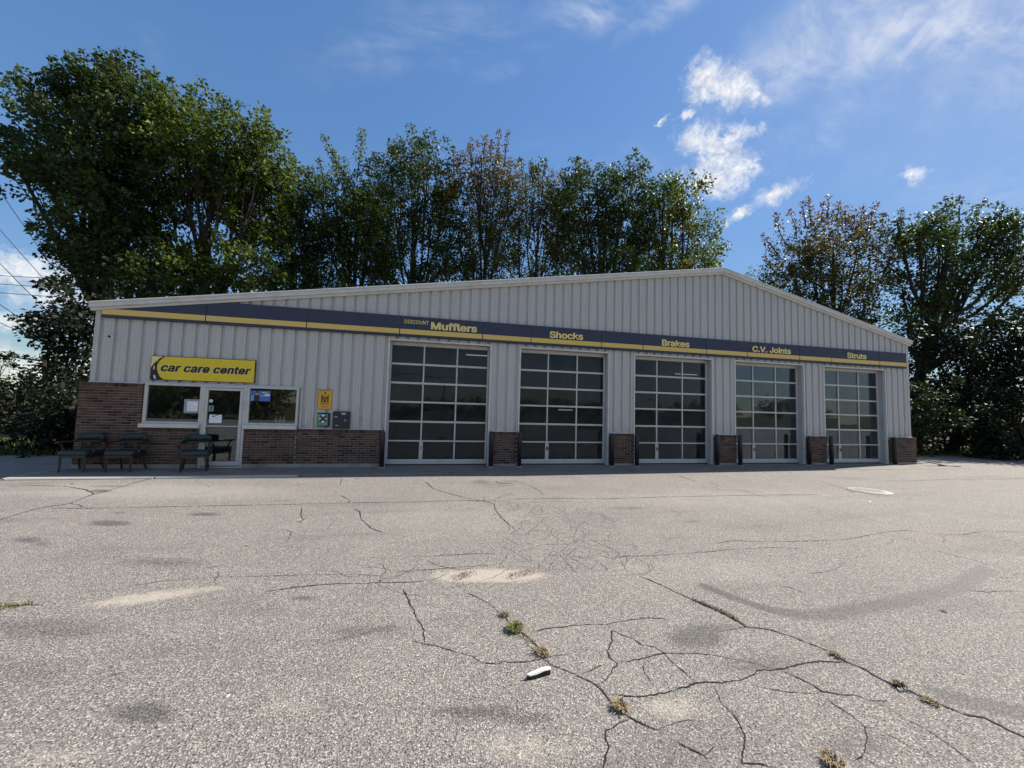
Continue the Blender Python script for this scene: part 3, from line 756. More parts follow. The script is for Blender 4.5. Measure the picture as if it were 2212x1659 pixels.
# garage doors
def garage_door(k):
    cx = k*S; x0, x1 = cx-W2, cx+W2; t = .052
    fr = MB()
    fr.bbox(x0, x0+t, -.035, .06, 0 if k else 0.0, TOPZ, .006); fr.bbox(x1-t, x1, -.035, .06, 0.0, TOPZ, .006)
    fr.bbox(x0+t+.001, x1-t-.001, -.033, .06, TOPZ-t, TOPZ, .006)
    fr.build('door_trim', M['trim'], bld)
    jm = MB(); jm.box(x0-.05, x0+.030, .062, .34, 0, TOPZ); jm.box(x1-.030, x1+.05, .062, .34, 0, TOPZ); jm.box(x0+.031, x1-.031, .062, .34, TOPZ-.03, TOPZ+.05)
    jm.build('door_jamb', M['jamb'], bld)
    gd = empty('garage_door', (cx, .26, 0)); gd.parent = bld
    hw = W2-.034; zb = .03; zt = TOPZ-.035
    zs = [.176, .749, 1.338, 1.928, 2.508, 3.085, 3.617]; zs2 = [.702, 1.275, 1.87, 2.444, 3.021, 3.617]
    cols = [-hw+.045, -hw/3, hw/3, hw-.045]
    for s_ in (-hw, hw-.06):
        st = MB(); st.bbox(s_, s_+.06, -.03, .03, zb+.148, zt, .006); st.build('end_stile', M['alu'], gd)
    for i in range(6):
        z0 = zs[i]; z1 = zs2[i]
        for j in range(3):
            xa = (cols[j]+.0225) if j else -hw+.061; xb = (cols[j+1]-.0225) if j < 2 else hw-.061
            if i == 0 and j == 0: xb -= .025
            if i == 0 and j == 1: xa += .045
            p = MB(); w2, h2 = (xb-xa)/2, (z1-z0)/2; p.box(-w2-.004, w2+.004, -.003, .003, -h2-.004, h2+.004); pn_ = p.build('pane', M['doorglass'], gd, ((xa+xb)/2, .009, (z0+z1)/2)); pn_.rotation_euler = (random.gauss(0, .0035), 0, random.gauss(0, .004))
        ml = MB()
        ml.bbox(cols[1]-(.0475 if i == 0 else .022), cols[1]+(.067 if i == 0 else .022), -.024, .028, z0+.001, z1-.001, .005); ml.build('mullion', M['alu'], gd)
        ml = MB(); ml.bbox(cols[2]-.022, cols[2]+.022, -.024, .028, z0+.001, z1-.001, .005)
        ml.build('mullion', M['alu'], gd)
        if i < 5:
            rl = MB(); rl.bbox(-hw+.061, hw-.061, -.034, .03, z1, zs[i+1], .01); rl.build('rail', M['alu'], gd)
    rl = MB(); rl.bbox(-hw+.004, hw-.004, -.036, .032, zb, zs[0], .01); rl.build('bottom_rail', M['alu'], gd)
    rl = MB(); rl.bbox(-hw+.061, hw-.061, -.034, .03, zs2[5], zt, .01); rl.build('top_rail', M['alu'], gd)
    sl = MB(); sl.box(-hw, hw, -.025, .025, .0, zb-.001); sl.build('rubber_seal', M['bollard'], gd)
    hd = MB(); hx = cols[1]+.01
    hd.bbox(hx-.02, hx+.022, -.045, -.024, .46, .58, .008); hd.tube([(hx-.02, -.06, .55), (hx+.09, -.065, .50)], .011, 8); hd.tube([(hx, -.03, .53), (hx, -.065, .54)], .012, 8)
    hd.build('handle', M['bollard'] if k else M['steel'], gd)
for k in range(5): garage_door(k)
# header closing the space above the doors inside
mb = MB(); mb.box(-1.94, XR-.13, .36, .42, TOPZ+.06, 4.9); mb.build('header_wall', M['interior'], bld)

# brick base
BL, BH, JT = .203, .0575, .0102
bricks = []          # (x0, x1, z0, z1, y) front faces
def course_fill(xa, xb, za, zb, yf, cap=True, capz=None, ph=0):
    """Running bond between xa and xb; a rowlock course on top when cap."""
    top = zb-(.098 if cap else 0); n = int(round((top-za)/(BH+JT))); ch = (top-za)/max(n, 1)
    for r in range(n):
        z = za+r*ch; off = -(BL+JT)/2 if (r+ph) % 2 else 0.0; x = xa+off
        while x < xb-.02:
            a, b = max(x, xa), min(x+BL, xb)
            if b-a > .03: bricks.append((a, b, z+.003, z+ch-JT+.003, yf))
            x += BL+JT
    if cap:
        nb = int((xb-xa)/(.0675)); w = (xb-xa)/nb
        for i in range(nb): bricks.append((xa+i*w+.004, xa+(i+1)*w-.004, zb-.092, zb, yf-.012))
YB = -.10
def wall_core(a, b, z0, z1, y1=.10):
    mb = MB(); mb.box(a+.004, b-.004, YB+.009, y1, z0, z1-.010); return mb.build('brick_wall', M['mortar'], bld)
wall_core(-8.92, -7.56, -.1, 2.16); wall_core(-7.559, -6.225, -.1, 1.04); wall_core(-5.175, -3.861, -.1, 1.04); wall_core(-3.86, -W2-.002, -.1, 1.05)
course_fill(-8.92, -7.56, .10, 2.16, YB)
course_fill(-7.545, -6.235, .10, 1.03, YB, ph=1)
course_fill(-5.165, -3.865, .10, 1.03, YB)
course_fill(-3.855, -W2-.006, .10, 1.05, YB, ph=1)
for k in range(4):
    a, b = k*S+W2+.004, (k+1)*S-W2-.004
    wall_core(a, b, -.1, 1.05, .30); course_fill(a+.002, b-.002, .08, 1.05, YB, ph=k)
wall_core(4*S+W2+.004, 18.93, -.1, 1.05, .30); course_fill(4*S+W2+.006, 18.93, .08, 1.05, YB)
# the return faces of the piers and ends
side = []
def returns(x, sgn, z1, y0, y1):
    z = .10; r = 0
    while z < z1-.07:
        y = y0-(.1 if r % 2 else 0)
        while y < y1-.03:
            a, b = max(y, y0), min(y+BL, y1)
            if b-a > .03: side.append((x, sgn, a, b, z+.003, z+BH+.003))
            y += BL+JT
        z += BH+JT; r += 1
for k in range(5):
    returns(k*S+W2+.004, -1, 1.02, YB+.01, .29)
    if k: returns(k*S-W2-.004, 1, 1.02, YB+.01, .29)
returns(18.93, 1, 1.02, YB+.01, .30); returns(-8.92, -1, 2.10, YB+.01, .10); 
mcache = {}
def brick_mesh(w, h):
    key = (round(w, 2), round(h, 3))
    if key not in mcache:
        mb = MB(); mb.bbox(-w/2, w/2, 0, .06, -h/2, h/2, .004); me = mb.mesh('brick'); me.materials.append(M['brick']); mcache[key] = me
    return mcache[key]
rr = random.Random(3)
bricks_i = bricks[:300]; bricks_s = bricks[300:]
for (a, b, z0, z1, y) in bricks_i:
    w, h = b-a, z1-z0; me = brick_mesh(w, h); o = bpy.data.objects.new('brick', me); COL.objects.link(o); o.parent = bld
    o.location = ((a+b)/2+rr.uniform(-.001, .001), y+rr.uniform(-.002, .003), (z0+z1)/2+rr.uniform(-.0008, .0008)); o.scale = (w/round(w, 2) if round(w, 2) else 1, 1, 1)
mb = MB()
for (a, b, z0, z1, y) in bricks_s:
    d = rr.uniform(-.002, .003); mb.bbox(a, b, y+d, y+.06, z0, z1, .004)
for (x, s_, a, b, z0, z1) in side:
    d = rr.uniform(.006, .010)
    mb.box(min(x, x+s_*d), max(x, x+s_*d), a, b, z0, z1)
o = mb.build('brickwork', M['brick_i'], bld); o['kind'] = 'stuff'
mb = MB()
for a, b in ((-8.94, -6.23), (-5.17, -W2-.02)): mb.bbox(a, b, YB+.004, .08, -.12, .088, .008)
mb.build('plinth', M['mortar'], bld)

# storefront: two windows and a door
def window(xa, xb, name='window'):
    wn = empty(name, ((xa+xb)/2, -.06, 1.1)); wn.parent = bld
    lx0, lx1 = xa-(xa+xb)/2, xb-(xa+xb)/2
    f = MB(); t = .058; z0, z1 = .065, 1.10
    f.bbox(lx0, lx1, -.02, .06, z0-.02, z0+t-.02, .006); f.bbox(lx0, lx1, -.02, .06, z1-t, z1, .006)
    f.bbox(lx0, lx0+t+.02, -.018, .058, z0+t-.019, z1-t-.001, .006); f.bbox(lx1-t, lx1, -.018, .058, z0+t-.019, z1-t-.001, .006)
    f.build('frame', M['alu'], wn)
    p = MB(); p.box(lx0+t+.016, lx1-t+.004, .016, .022, z0+t-.023, z1-t+.004); p.build('pane', M['winglass'], wn)
    s = MB(); s.bbox(lx0-.03 if lx0 < 0 else lx0, lx1+.0, -.10, .03, -.062, z0-.021, .012); s.build('sill', M['trim'], wn)
    return wn
window(-7.545, -6.222); window(-5.178, -3.875)
mb = MB(); mb.box(-7.54, -3.88, .02, .10, 2.201, 2.235); mb.build('window_head', M['trim'], bld)
dr = empty('office_door', (-5.70, -.055, 0)); dr.parent = bld
f = MB(); f.bbox(-.52, -.455, -.025, .07, .03, 2.195, .006); f.bbox(.455, .52, -.025, .07, .03, 2.195, .006); f.bbox(-.454, .454, -.024, .07, 2.13, 2.195, .006); f.box(-.52, .52, -.04, .1, .0, .029)
f.build('frame', M['alu'], dr)
f = MB(); f.bbox(-.450, -.385, -.03, .03, .05, 2.12, .006); f.bbox(.375, .450, -.03, .03, .05, 2.12, .006); f.bbox(-.384, .374, -.029, .03, 2.055, 2.12, .006); f.bbox(-.384, .374, -.029, .03, .05, .165, .006); f.bbox(-.384, .374, -.024, .026, 1.085, 1.115, .006)
f.build('leaf', M['alu'], dr)
p = MB(); p.box(-.388, .378, .004, .010, .161, 1.089); p.build('pane', M['winglass'], dr); p = MB(); p.box(-.388, .378, .004, .010, 1.111, 2.059); p.build('pane', M['winglass'], dr)
h = MB(); h.bbox(-.435, -.392, -.075, -.032, .86, 1.12, .008); h.build('handle', M['trim'], dr)
# interior lights seen through the glass
def tube_light(x, y, z, l, label):
    t = empty('ceiling_light', (x, y, z)); tag(t, label, 'light', 'fluorescent lights inside the bays')
    b = MB(); b.bbox(-l/2, l/2, -.06, .06, .02, .07, .01); b.build('housing', M['trim'], t)
    b = MB(); b.tube([(-l/2+.03, 0, 0), (l/2-.03, 0, 0)], .018, 8); b.build('tube', M['tube'], t)
tube_light(1.6, 4.0, 3.95, 1.0, 'lit strip light behind the top right pane of the first bay door')
tube_light(7.2, 8.6, 1.78, .9, 'lit strip light low inside the second bay, behind its middle panes')
tube_light(12.2, 5.0, 3.72, 1.3, 'lit strip light behind the top panes of the third bay door')

# ------------------------------------------------------------------ sign band
band = empty('sign_band', (0, -.07, 0)); tag(band, 'long navy fascia sign with ochre stripe naming the services above the bays', 'sign')
ZB0, ZB1 = 3.842, 4.464
seams = [-8.62, -6.28, -3.78, -1.24, 1.24, 2.80, 5.235, 6.76, 9.25, 10.97, 13.295, 14.80, 17.19, 18.60]
words_ = {3: [('DISCOUNT', -1.12, -.41, 4.240, .112, .02, 0), ('Mufflers', -.345, 1.062, 4.106, .226, .085, 0)], 5: [('Shocks', 3.405, 4.568, 4.098, .222, .080, 0)], 7: [('Brakes', 7.467, 8.555, 4.092, .222, .080, 0)],
          9: [('C.V. Joints', 11.165, 12.881, 4.10, .215, .080, 0)], 11: [('Struts', 15.535, 16.506, 4.105, .218, .080, 0)]}
def clip_poly(x0, x1, z0, z1):
    pts = []
    zt = lambda x: rake(x)-.012 if x < XP else 9
    b0, b1 = min(z1, zt(x0)), min(z1, zt(x1))
    pts = [(x0, z0), (x1, z0)]
    if b1 > z0+.002: pts.append((x1, b1))
    if b0 < z1 and b1 >= z1:
        xc = XL+(z1+.012-ZL)/((ZP-ZL)/(XP-XL)); pts.append((xc, z1))
    if b0 > z0+.002: pts.append((x0, b0))
    return pts
for i, (a, b) in enumerate(zip(seams[:-1], seams[1:])):
    mb = MB(); mb.poly_xz(clip_poly(a+.004, b-.004, ZB0, ZB1), (0 if i % 2 else -.004), .066); pn = mb.build('sign_panel', M['navy'], band)
    mb = MB(); mb.poly_xz(clip_poly(a+.006, b-.020, ZB0+.078, ZB0+.225), -.010, -.0045); mb.build('stripe', M['stripe2'] if i == 5 else M['stripe'], pn)
    for (tx, xa, xb, z, h, off, sh) in words_.get(i, []):
        me = text_mesh(tx, xb-xa, h, off, 0, .012); link_mesh('lettering', me, M['letter'], pn, (xa, -.0045, z))
for x in seams[1:-1]:
    mb = MB(); mb.box(x-.003, x+.003, .004, .06, ZB0+.01, min(ZB1, rake(x)-.02)-.01); mb.build('seam', M['black'], band)

# "car care center" sign
sg = empty('shop_sign', (-7.462, -.055, 2.285)); tag(sg, 'yellow car care center sign board above the office door and windows', 'sign')
SW, SH = 2.45, .632
mb = MB(); mb.bbox(0, SW, 0, .045, 0, SH, .006); mb.build('sign_frame', M['black'], sg)
mb = MB(); mb.poly_xz([(.30, .014), (SW-.018, .014), (SW-.018, SH-.014), (.31, SH-.014), (.195, .5), (.145, .38), (.15, .29), (.18, .18), (.235, .075)], -.006, -.001); mb.build('sign_face', M['yellow'], sg)
mb = MB(); mb.poly_xz([(.012, .318), (.045, .38), (.12, .5), (.25, SH-.014), (.012, SH-.014)], -.006, -.001); mb.build('sign_face', M['paleyellow'], sg)
em = MB(); em.poly_xz([(.012, .012), (.325, .012), (.235, .073), (.18, .18), (.149, .29), (.144, .38), (.194, .5), (.309, SH-.014), (.252, SH-.014), (.121, .5), (.046, .38), (.012, .316)], -.008, -.001); em.build('road_emblem', M['black'], sg)
ds = MB(); ds.poly_xz([(.105, .03), (.145, .03), (.115, .12), (.085, .12)], -.011, -.0085); ds.poly_xz([(.072, .265), (.092, .265), (.096, .36), (.076, .36)], -.011, -.0085); ds.poly_xz([(.120, .455), (.135, .465), (.170, .53), (.158, .525)], -.011, -.0085); ds.poly_xz([(.215, .575), (.225, .578), (.27, .612), (.262, .612)], -.011, -.0085)
ds.build('lane_marks', M['whitep'], sg)
me = text_mesh('car care center', 2.115, .205, .085, .25, 0, 1.05); link_mesh('lettering', me, M['brownblack'], sg, (.232, -.0090, .222))
me = text_mesh('car care center', 2.145, .232, .135, .25, 0, 1.05); link_mesh('lettering_outline', me, M['paleyellow'], sg, (.217, -.0065, .209))

# inspection sign with coat of arms
ys = empty('inspection_sign', (-3.405, -.012, 1.612)); tag(ys, 'orange metal inspection sign with black crest screwed to the siding', 'sign')
mb = MB(); mb.bbox(0, .392, 0, .006, 0, .582, .004); mb.build('sign_edge', M['goldedge'], ys)
mb = MB(); mb.bbox(.018, .374, -.003, -.0005, .018, .564, .001); mb.build('sign_face', M['goldsign'], ys)
cr = MB()
cr.poly_xz([(.150, .30), (.165, .25), (.196, .225), (.227, .25), (.242, .30), (.242, .365), (.150, .365)], -.0055, -.0032)         # shield
for s_ in (-1, 1):                                                                                                   # supporters
    cx = .196+s_*.078; cr.poly_xz([(cx-.020, .245), (cx+.020, .245), (cx+.016, .34), (cx+.026, .365), (cx+.012, .39), (cx-.012, .39), (cx-.026, .365), (cx-.016, .34)], -.0055, -.0032)
    cr.poly_xz([(cx-.012, .392), (cx+.012, .392), (cx+.013, .41), (cx, .42), (cx-.013, .41)], -.0055, -.0032)
cr.poly_xz([(.085, .222), (.196, .195), (.307, .222), (.300, .245), (.196, .218), (.092, .245)], -.0055, -.0032)
cr.poly_xz([(.170, .425), (.222, .425), (.222, .445), (.170, .445)], -.0055, -.0032)
cr.poly_xz([(.196+.032*(1 if i % 2 == 0 else .42)*math.cos(PI/2+i*PI/5), .482+.032*(1 if i % 2 == 0 else .42)*math.sin(PI/2+i*PI/5)) for i in range(10)], -.0055, -.0032)
cr.build('crest', M['black'], ys)
tr = MB(); tr.poly_xz([(.172, .285), (.220, .285), (.206, .31), (.212, .31), (.201, .335), (.196, .355), (.191, .335), (.180, .31), (.186, .31)], -.0068, -.0056); tr.build('crest_tree', M['goldsign'], ys)
ln = MB(); rl_ = random.Random(2)
for z, x0, x1, hh in ((.530, .045, .185, .016), (.530, .205, .350, .016), (.165, .075, .185, .020), (.165, .200, .315, .020), (.128, .10, .29, .013), (.088, .12, .275, .008), (.066, .11, .285, .008)):
    x = x0
    while x < x1-.006:
        w = rl_.uniform(.006, .012); ln.poly_xz([(x, z), (x+w, z), (x+w, z+hh), (x, z+hh)], -.0045, -.0032); x += w+.004
ln.build('print_lines', M['brownblack'], ys)

# green box with a black cross of tape, black drop box, wall cap, camera
gb = empty('green_box', (-3.375, -.075, 1.128)); tag(gb, 'small green wall box crossed out with black tape', 'box')
mb = MB(); mb.bbox(0, .325, 0, .073, 0, .392, .03); mb.build('case', M['darkgreen'], gb)
mb = MB(); mb.bbox(.018, .288, -.012, -.001, .022, .352, .01); mb.build('cover', M['green'], gb)
mb = MB(); mb.bbox(.07, .25, -.016, -.0125, .12, .335, .002); mb.build('label_plate', M['whitep'], gb)
mb = MB()
for s_ in (-1, 1):
    c, w, L = np.array([.165, .228]), .030, .125; d = np.array([math.cos(s_*PI/4), math.sin(s_*PI/4)]); n = np.array([-d[1], d[0]])
    mb.poly_xz([tuple(c-d*L-n*w), tuple(c+d*L-n*w), tuple(c+d*L+n*w), tuple(c-d*L+n*w)], -.024-.003*s_, -.018-.003*s_)
mb.build('tape_cross', M['darkgreen'], gb)
kb = empty('drop_box', (-2.955, -.11, 1.082)); tag(kb, 'black metal key drop box on siding beside green box', 'box')
mb = MB(); mb.bbox(0, .435, 0, .108, 0, .488, .012); mb.build('case', M['blackbox'], kb)
mb = MB(); mb.bbox(.012, .423, -.008, -.001, .012, .476, .004); mb.build('door', M['blackbox'], kb)
mb = MB(); rl_ = random.Random(8)
for z, x0, x1, hh in ((.425, .215, .345, .020), (.397, .255, .315, .014), (.325, .05, .125, .020), (.085, .08, .155, .012)):
    x = x0
    while x < x1-.004:
        w = rl_.uniform(.009, .018); mb.poly_xz([(x, z), (x+w, z), (x+w, z+hh), (x, z+hh)], -.0105, -.0085); x += w+.004
mb.build('print_lines', M['whitep'], kb)
mb = MB(); mb.tube([(.34, -.03, .24), (.34, -.009, .24)], .022, 12); mb.build('lock', M['steel'], kb)
mb = MB(); mb.tube([(0, -.02, 0), (0, .0, 0)], .032, 14); tag(mb.build('wall_cap', M['greyp'], None, (-2.233, -.002, 1.364)), 'small round grey cap on siding right of the black drop box', 'wall cap')
sc_ = empty('security_camera', (-8.37, -.012, 3.335)); tag(sc_, 'tiny white security camera high on siding near the left corner', 'camera')
mb = MB(); mb.tube([(-.02, .01, .01), (-.02, -.05, .01)], .03, 12); mb.build('mount', M['whitep'], sc_)
mb = MB(); mb.bbox(-.045, .04, -.13, -.05, -.025, .045, .012); mb.build('body', M['whitep'], sc_)
mb = MB(); mb.tube([(.012, -.15, .008), (.012, -.131, .008)], .032, 14); mb.build('lens', M['black'], sc_)

# things on and behind the office glass
def sheet(name, x0, x1, z0, z1, y, mat, label, cat, th=.002, rot=0):
    o = empty(name, (x0, y, z0)); tag(o, label, cat); mb = MB(); mb.bbox(0, x1-x0, -th, 0, 0, z1-z0, .0005); mb.build('sheet', mat, o); o.rotation_euler[1] = rot; return o
def printlines(parent, rows, y, mat, seed=1, hh=.006):
    mb = MB(); r = random.Random(seed)
    for z, x0, x1 in rows:
        x = x0
        while x < x1-.004:
            w = r.uniform(.008, .028); mb.poly_xz([(x, z), (min(x+w, x1), z), (min(x+w, x1), z+hh), (x, z+hh)], y-.0008, y); x += w+.006
    mb.build('print_lines', mat, parent)
yg = -.046
n1 = sheet('paper_notice', -6.64, -6.285, 1.432, 1.80, yg, M['greyp'], 'white printed notice on grey card taped inside the left window', 'notice')
mb = MB(); mb.bbox(.072, .315, -.0045, -.0024, .055, .312, .0005); mb.build('page', M['whitep'], n1)
mb = MB(); mb.bbox(.075, .372, -.0022, -.0004, .028, .338, .0003); mb.build('backing', M['greyp'], n1)
printlines(n1, [(.285, .19, .30), (.262, .09, .17), (.24, .17, .22), (.222, .09, .2), (.196, .09, .19), (.178, .09, .28), (.16, .09, .29), (.126, .09, .29), (.108, .1, .25), (.085, .09, .27)], -.0048, M['greyp'], 4)
n2 = sheet('paper_sign', -6.03, -5.735, 1.183, 1.405, yg-.012, M['whitep'], 'white torn-top paper taped inside the door glass', 'notice', rot=0.0)
mb = MB(); mb.poly_xz([(.06, .165), (.10, .16), (.185, .205), (.24, .2235), (.20, .2235), (.17, .215), (.12, .19), (.075, .196)], -.0035, -.0024); mb.build('tear', M['black'], n2)
printlines(n2, [(.165, .23, .26), (.128, .14, .20)], -.0028, M['black'], 5, .010)
o = empty('round_sticker', (-6.020, yg-.010, 1.77)); tag(o, 'round white sticker near the top left of the door glass', 'sticker'); mb = MB(); mb.tube([(0, -.003, 0), (0, 0, 0)], .043, 18); mb.build('disc', M['whitep'], o); mb = MB(); mb.bbox(-.02, .02, -.0045, -.0032, -.012, .012, .0003); mb.build('print', M['greyp'], o)
o = sheet('window_decal', -6.062, -5.945, 1.492, 1.648, yg-.010, M['tealp'], 'small teal and white decal on door glass under round sticker', 'sticker'); mb = MB(); mb.poly_xz([(.045, .03), (.075, .03), (.07, .09), (.085, .12), (.06, .14), (.035, .12), (.05, .09)], -.0035, -.0022); mb.build('print', M['darkgreen'], o)
po = sheet('poster', -5.085, -4.60, 1.80, 2.085, yg, M['bluep'], 'blue promotional poster with a man in dark clothes in the right window', 'poster')
mb = MB(); mb.bbox(.004, .12, -.004, -.0022, .01, .15, .0005); mb.build('panel', M['bluel'], po)
mb = MB(); mb.poly_xz([(.082, .0), (.215, .0), (.212, .12), (.19, .165), (.165, .175), (.13, .175), (.10, .16), (.085, .12)], -.0055, -.0042); mb.build('figure_clothes', M['black'], po)
mb = MB(); mb.poly_xz([(.148+.034*math.cos(t*PI/6), .208+.042*math.sin(t*PI/6)) for t in range(12)], -.007, -.0057); mb.build('figure_face', M['skin'], po)
mb = MB(); mb.poly_xz([(.112, .225), (.184, .225), (.18, .26), (.148, .275), (.116, .26)], -.008, -.0072); mb.build('figure_cap', M['brownblack'], po)
printlines(po, [(.215, .275, .43)], -.003, M['yellow'], 6, .034); printlines(po, [(.14, .24, .46)], -.003, M['whitep'], 7, .012)
mb = MB(); mb.bbox(.34, .475, -.004, -.0022, .155, .19, .0005); mb.build('label_panel', M['whitep'], po)
for i, (x, h_, l) in enumerate(((-4.46, .20, 'left bottle of the three pale spray bottles on the window sill'), (-4.355, .195, 'middle bottle of the three pale spray bottles on the window sill'), (-4.262, .215, 'tallest pale spray bottle, right end of the window sill row'))):
    o = empty('spray_bottle', (x, .075, 1.19)); tag(o, l, 'bottle', 'bottles on the office window sill')
    mb = MB(); mb.lathe([(.035, 0), (.038, .01), (.038, .11), (.03, .135), (.014, .155), (.013, .17)], n=12); mb.build('body', M['bottle'], o, smooth=True)
    mb = MB(); mb.lathe([(.015, .171), (.015, .19), (.010, h_), (.004, h_+.01)], n=10); mb.build('cap', M['whitep'], o)
mb = MB(); mb.box(-5.1, -3.9, .0, .35, 1.14, 1.188); mb.build('inner_sill', M['interior'], bld)

# ------------------------------------------------------------------ bollards
bol = [(826, 'black steel post at the brick wall left of the first bay'), (1061, 'black steel post right of the first bay door'), (1122, 'black steel post left of the second bay door'),
       (1322, 'black steel post right of the second bay door'), (1376, 'black steel post left of the third bay door'), (1549, 'black steel post right of the third bay door'),
       (1599, 'black steel post left of the fourth bay door'), (1748, 'black steel post right of the fourth bay door'), (1796, 'black steel post left of the fifth bay door'), (1933, 'black steel post right of the fifth bay door, farthest right')]
for i, (px, lab) in enumerate(bol):
    p = at_plane(px, 970, -.20)
    b = empty('bollard', (p[0], -.20, 0)); tag(b, lab, 'bollard', 'guard posts at the bay doors')
    r = .068
    if i == 0:
        mb = MB(); mb.lathe([(r, 0), (r, 1.0)]+[(r*math.cos(t), 1.0+r*.95*math.sin(t)) for t in (.4, .8, 1.15, 1.45)], n=18); me0 = mb.mesh('post'); me0.materials.append(M['bollard'])
        me0.polygons.foreach_set('use_smooth', [True]*len(me0.polygons))
        mb = MB(); mb.lathe([(.10, 0), (.10, .012), (.07, .02)], n=18); me1 = mb.mesh('footing'); me1.materials.append(M['curb'])
    for nm, me in (('post', me0), ('footing', me1)):
        o = bpy.data.objects.new(nm, me); COL.objects.link(o); o.parent = b
    b.scale = (1, 1, random.uniform(.98, 1.03)); b.rotation_euler = (random.uniform(-.008, .008), random.uniform(-.01, .01), 0)

# ------------------------------------------------------------------ chairs
def chair_proto():
    c = empty('armchair')
    def rounded(mb, x0, x1, y0, y1, z0, z1, b):
        me_v = []
        lay = [(z0, b*.5), (z0+b*.6, 0), (z1-b, 0), (z1-b*.3, b*.5), (z1, b*1.6)]
        rings = []
        for z, ins in lay:
            ring = []; rx = .07
            for cx, cy, a0 in ((x1-rx, y1-rx, 0), (x0+rx, y1-rx, PI/2), (x0+rx, y0+rx, PI), (x1-rx, y0+rx, 1.5*PI)):
                for t in range(4):
                    a = a0+t*PI/6; ring.append((cx+(rx-ins)*math.cos(a), cy+(rx-ins)*math.sin(a), z))
            rings.append(ring)
        n = 16; vs = [p for r in rings for p in r]; f = []
        for i in range(len(rings)-1):
            for k in range(n): f.append((i*n+k, i*n+(k+1) % n, (i+1)*n+(k+1) % n, (i+1)*n+k))
        f += [tuple(reversed(range(n))), tuple(range((len(rings)-1)*n, len(rings)*n))]
        mb.add(vs, f)
    mb = MB(); rounded(mb, -.295, .295, -.29, .24, .395, .505, .03); mb.build('seat', M['chairfab'], c, smooth=True)
    mb = MB(); mb.box(-.27, .27, -.26, .22, .345, .394); mb.build('seat_frame', M['chairwood'], c)
    for s_ in (-1, 1):
        mb = MB(); mb.tube([(s_*.245, -.235, .36), (s_*.245, -.235, .2), (s_*.25, -.24, 0)], [.034, .030, .024], 4); mb.build('leg', M['chairwood'], c)
        mb = MB(); mb.tube([(s_*.225, .20, .36), (s_*.235, .23, .18), (s_*.26, .31, 0)], [.034, .029, .023], 4); mb.build('leg', M['chairwood'], c)
        mb = MB(); mb.tube([(s_*.275, -.06, .38), (s_*.315, -.11, .47), (s_*.318, -.10, .55), (s_*.325, -.14, .62), (s_*.325, -.17, .675)], [.022, .024, .020, .020, .024], 6); mb.build('arm_support', M['chairwood'], c)
        mb = MB(); mb.tube([(s_*.235, .215, .38), (s_*.25, .27, .55), (s_*.255, .295, .70)], [.026, .022, .022], 6); mb.build('back_post', M['chairwood'], c)
    # arm rail sweeps round the back
    path = [(-.325, -.27), (-.33, -.1), (-.325, .06), (-.29, .19), (-.20, .275), (-.1, .31), (0, .32), (.1, .31), (.20, .275), (.29, .19), (.325, .06), (.33, -.1), (.325, -.27)]
    mb = MB(); vs = []; f = []
    for i, (x, y) in enumerate(path):
        a = np.array(path[max(i-1, 0)]); b_ = np.array(path[min(i+1, len(path)-1)]); t = (b_-a)/np.linalg.norm(b_-a); n = np.array([-t[1], t[0]])*.032
        for (k, z) in ((-1, .675), (1, .675), (1, .712), (-1, .712)): vs.append((x+n[0]*k, y+n[1]*k, z))
    for i in range(len(path)-1):
        for k in range(4): f.append((i*4+k, i*4+(k+1) % 4, (i+1)*4+(k+1) % 4, (i+1)*4+k))
    f += [(3, 2, 1, 0), tuple(range(4*len(path)-4, 4*len(path)))]
    mb.add(vs, f); mb.build('arm_rail', M['chairwood'], c)
    mb = MB(); vs = []; f = []; arc = [math.radians(d) for d in range(205, 336, 10)]; 
    for i, a in enumerate(arc):
        a2 = a-PI; x, y = .30*math.cos(a+PI), .03+.30*math.sin(a+PI)
        e = abs(i/(len(arc)-1)-.5)*2; zt = .885-.03*e**3; d = np.array([math.cos(a+PI), math.sin(a+PI)])
        for (k, z) in ((-.022, .714), (.026, .714), (.030, .80), (.026, zt-.02), (.004, zt), (-.018, zt-.02), (-.03, .80)):
            vs.append((x+d[0]*k, y+d[1]*k, z))
    q = 7
    for i in range(len(arc)-1):
        for k in range(q): f.append((i*q+k, i*q+(k+1) % q, (i+1)*q+(k+1) % q, (i+1)*q+k))
    f += [tuple(reversed(range(q))), tuple(range(q*len(arc)-q, q*len(arc)))]
    mb.add(vs, f); mb.build('backrest', M['chairfab'], c, smooth=True)
    return c
ch = chair_proto()
for i, (x, y, rz, lab) in enumerate(((-8.46, -.47, -.05, 'green padded armchair farthest left, beyond the corner of the brick wall'), (-7.56, -.47, .02, 'green padded armchair in front of the brick, second from the left'), (-6.06, -.50, .40, 'green padded armchair turned towards the lot beside the glass door'))):
    o = ch if i == 0 else copy_tree(ch)
    o.location = (x, y, 0.0); o.rotation_euler = (0, 0, rz); tag(o, lab, 'chair', 'armchairs on the apron')
o = copy_tree(ch); o.location = (-6.45, 1.9, .012); o.rotation_euler = (0, 0, 1.3); tag(o, 'dark armchair inside the office, seen through lower door glass', 'chair', 'armchairs on the apron'); del o['group']

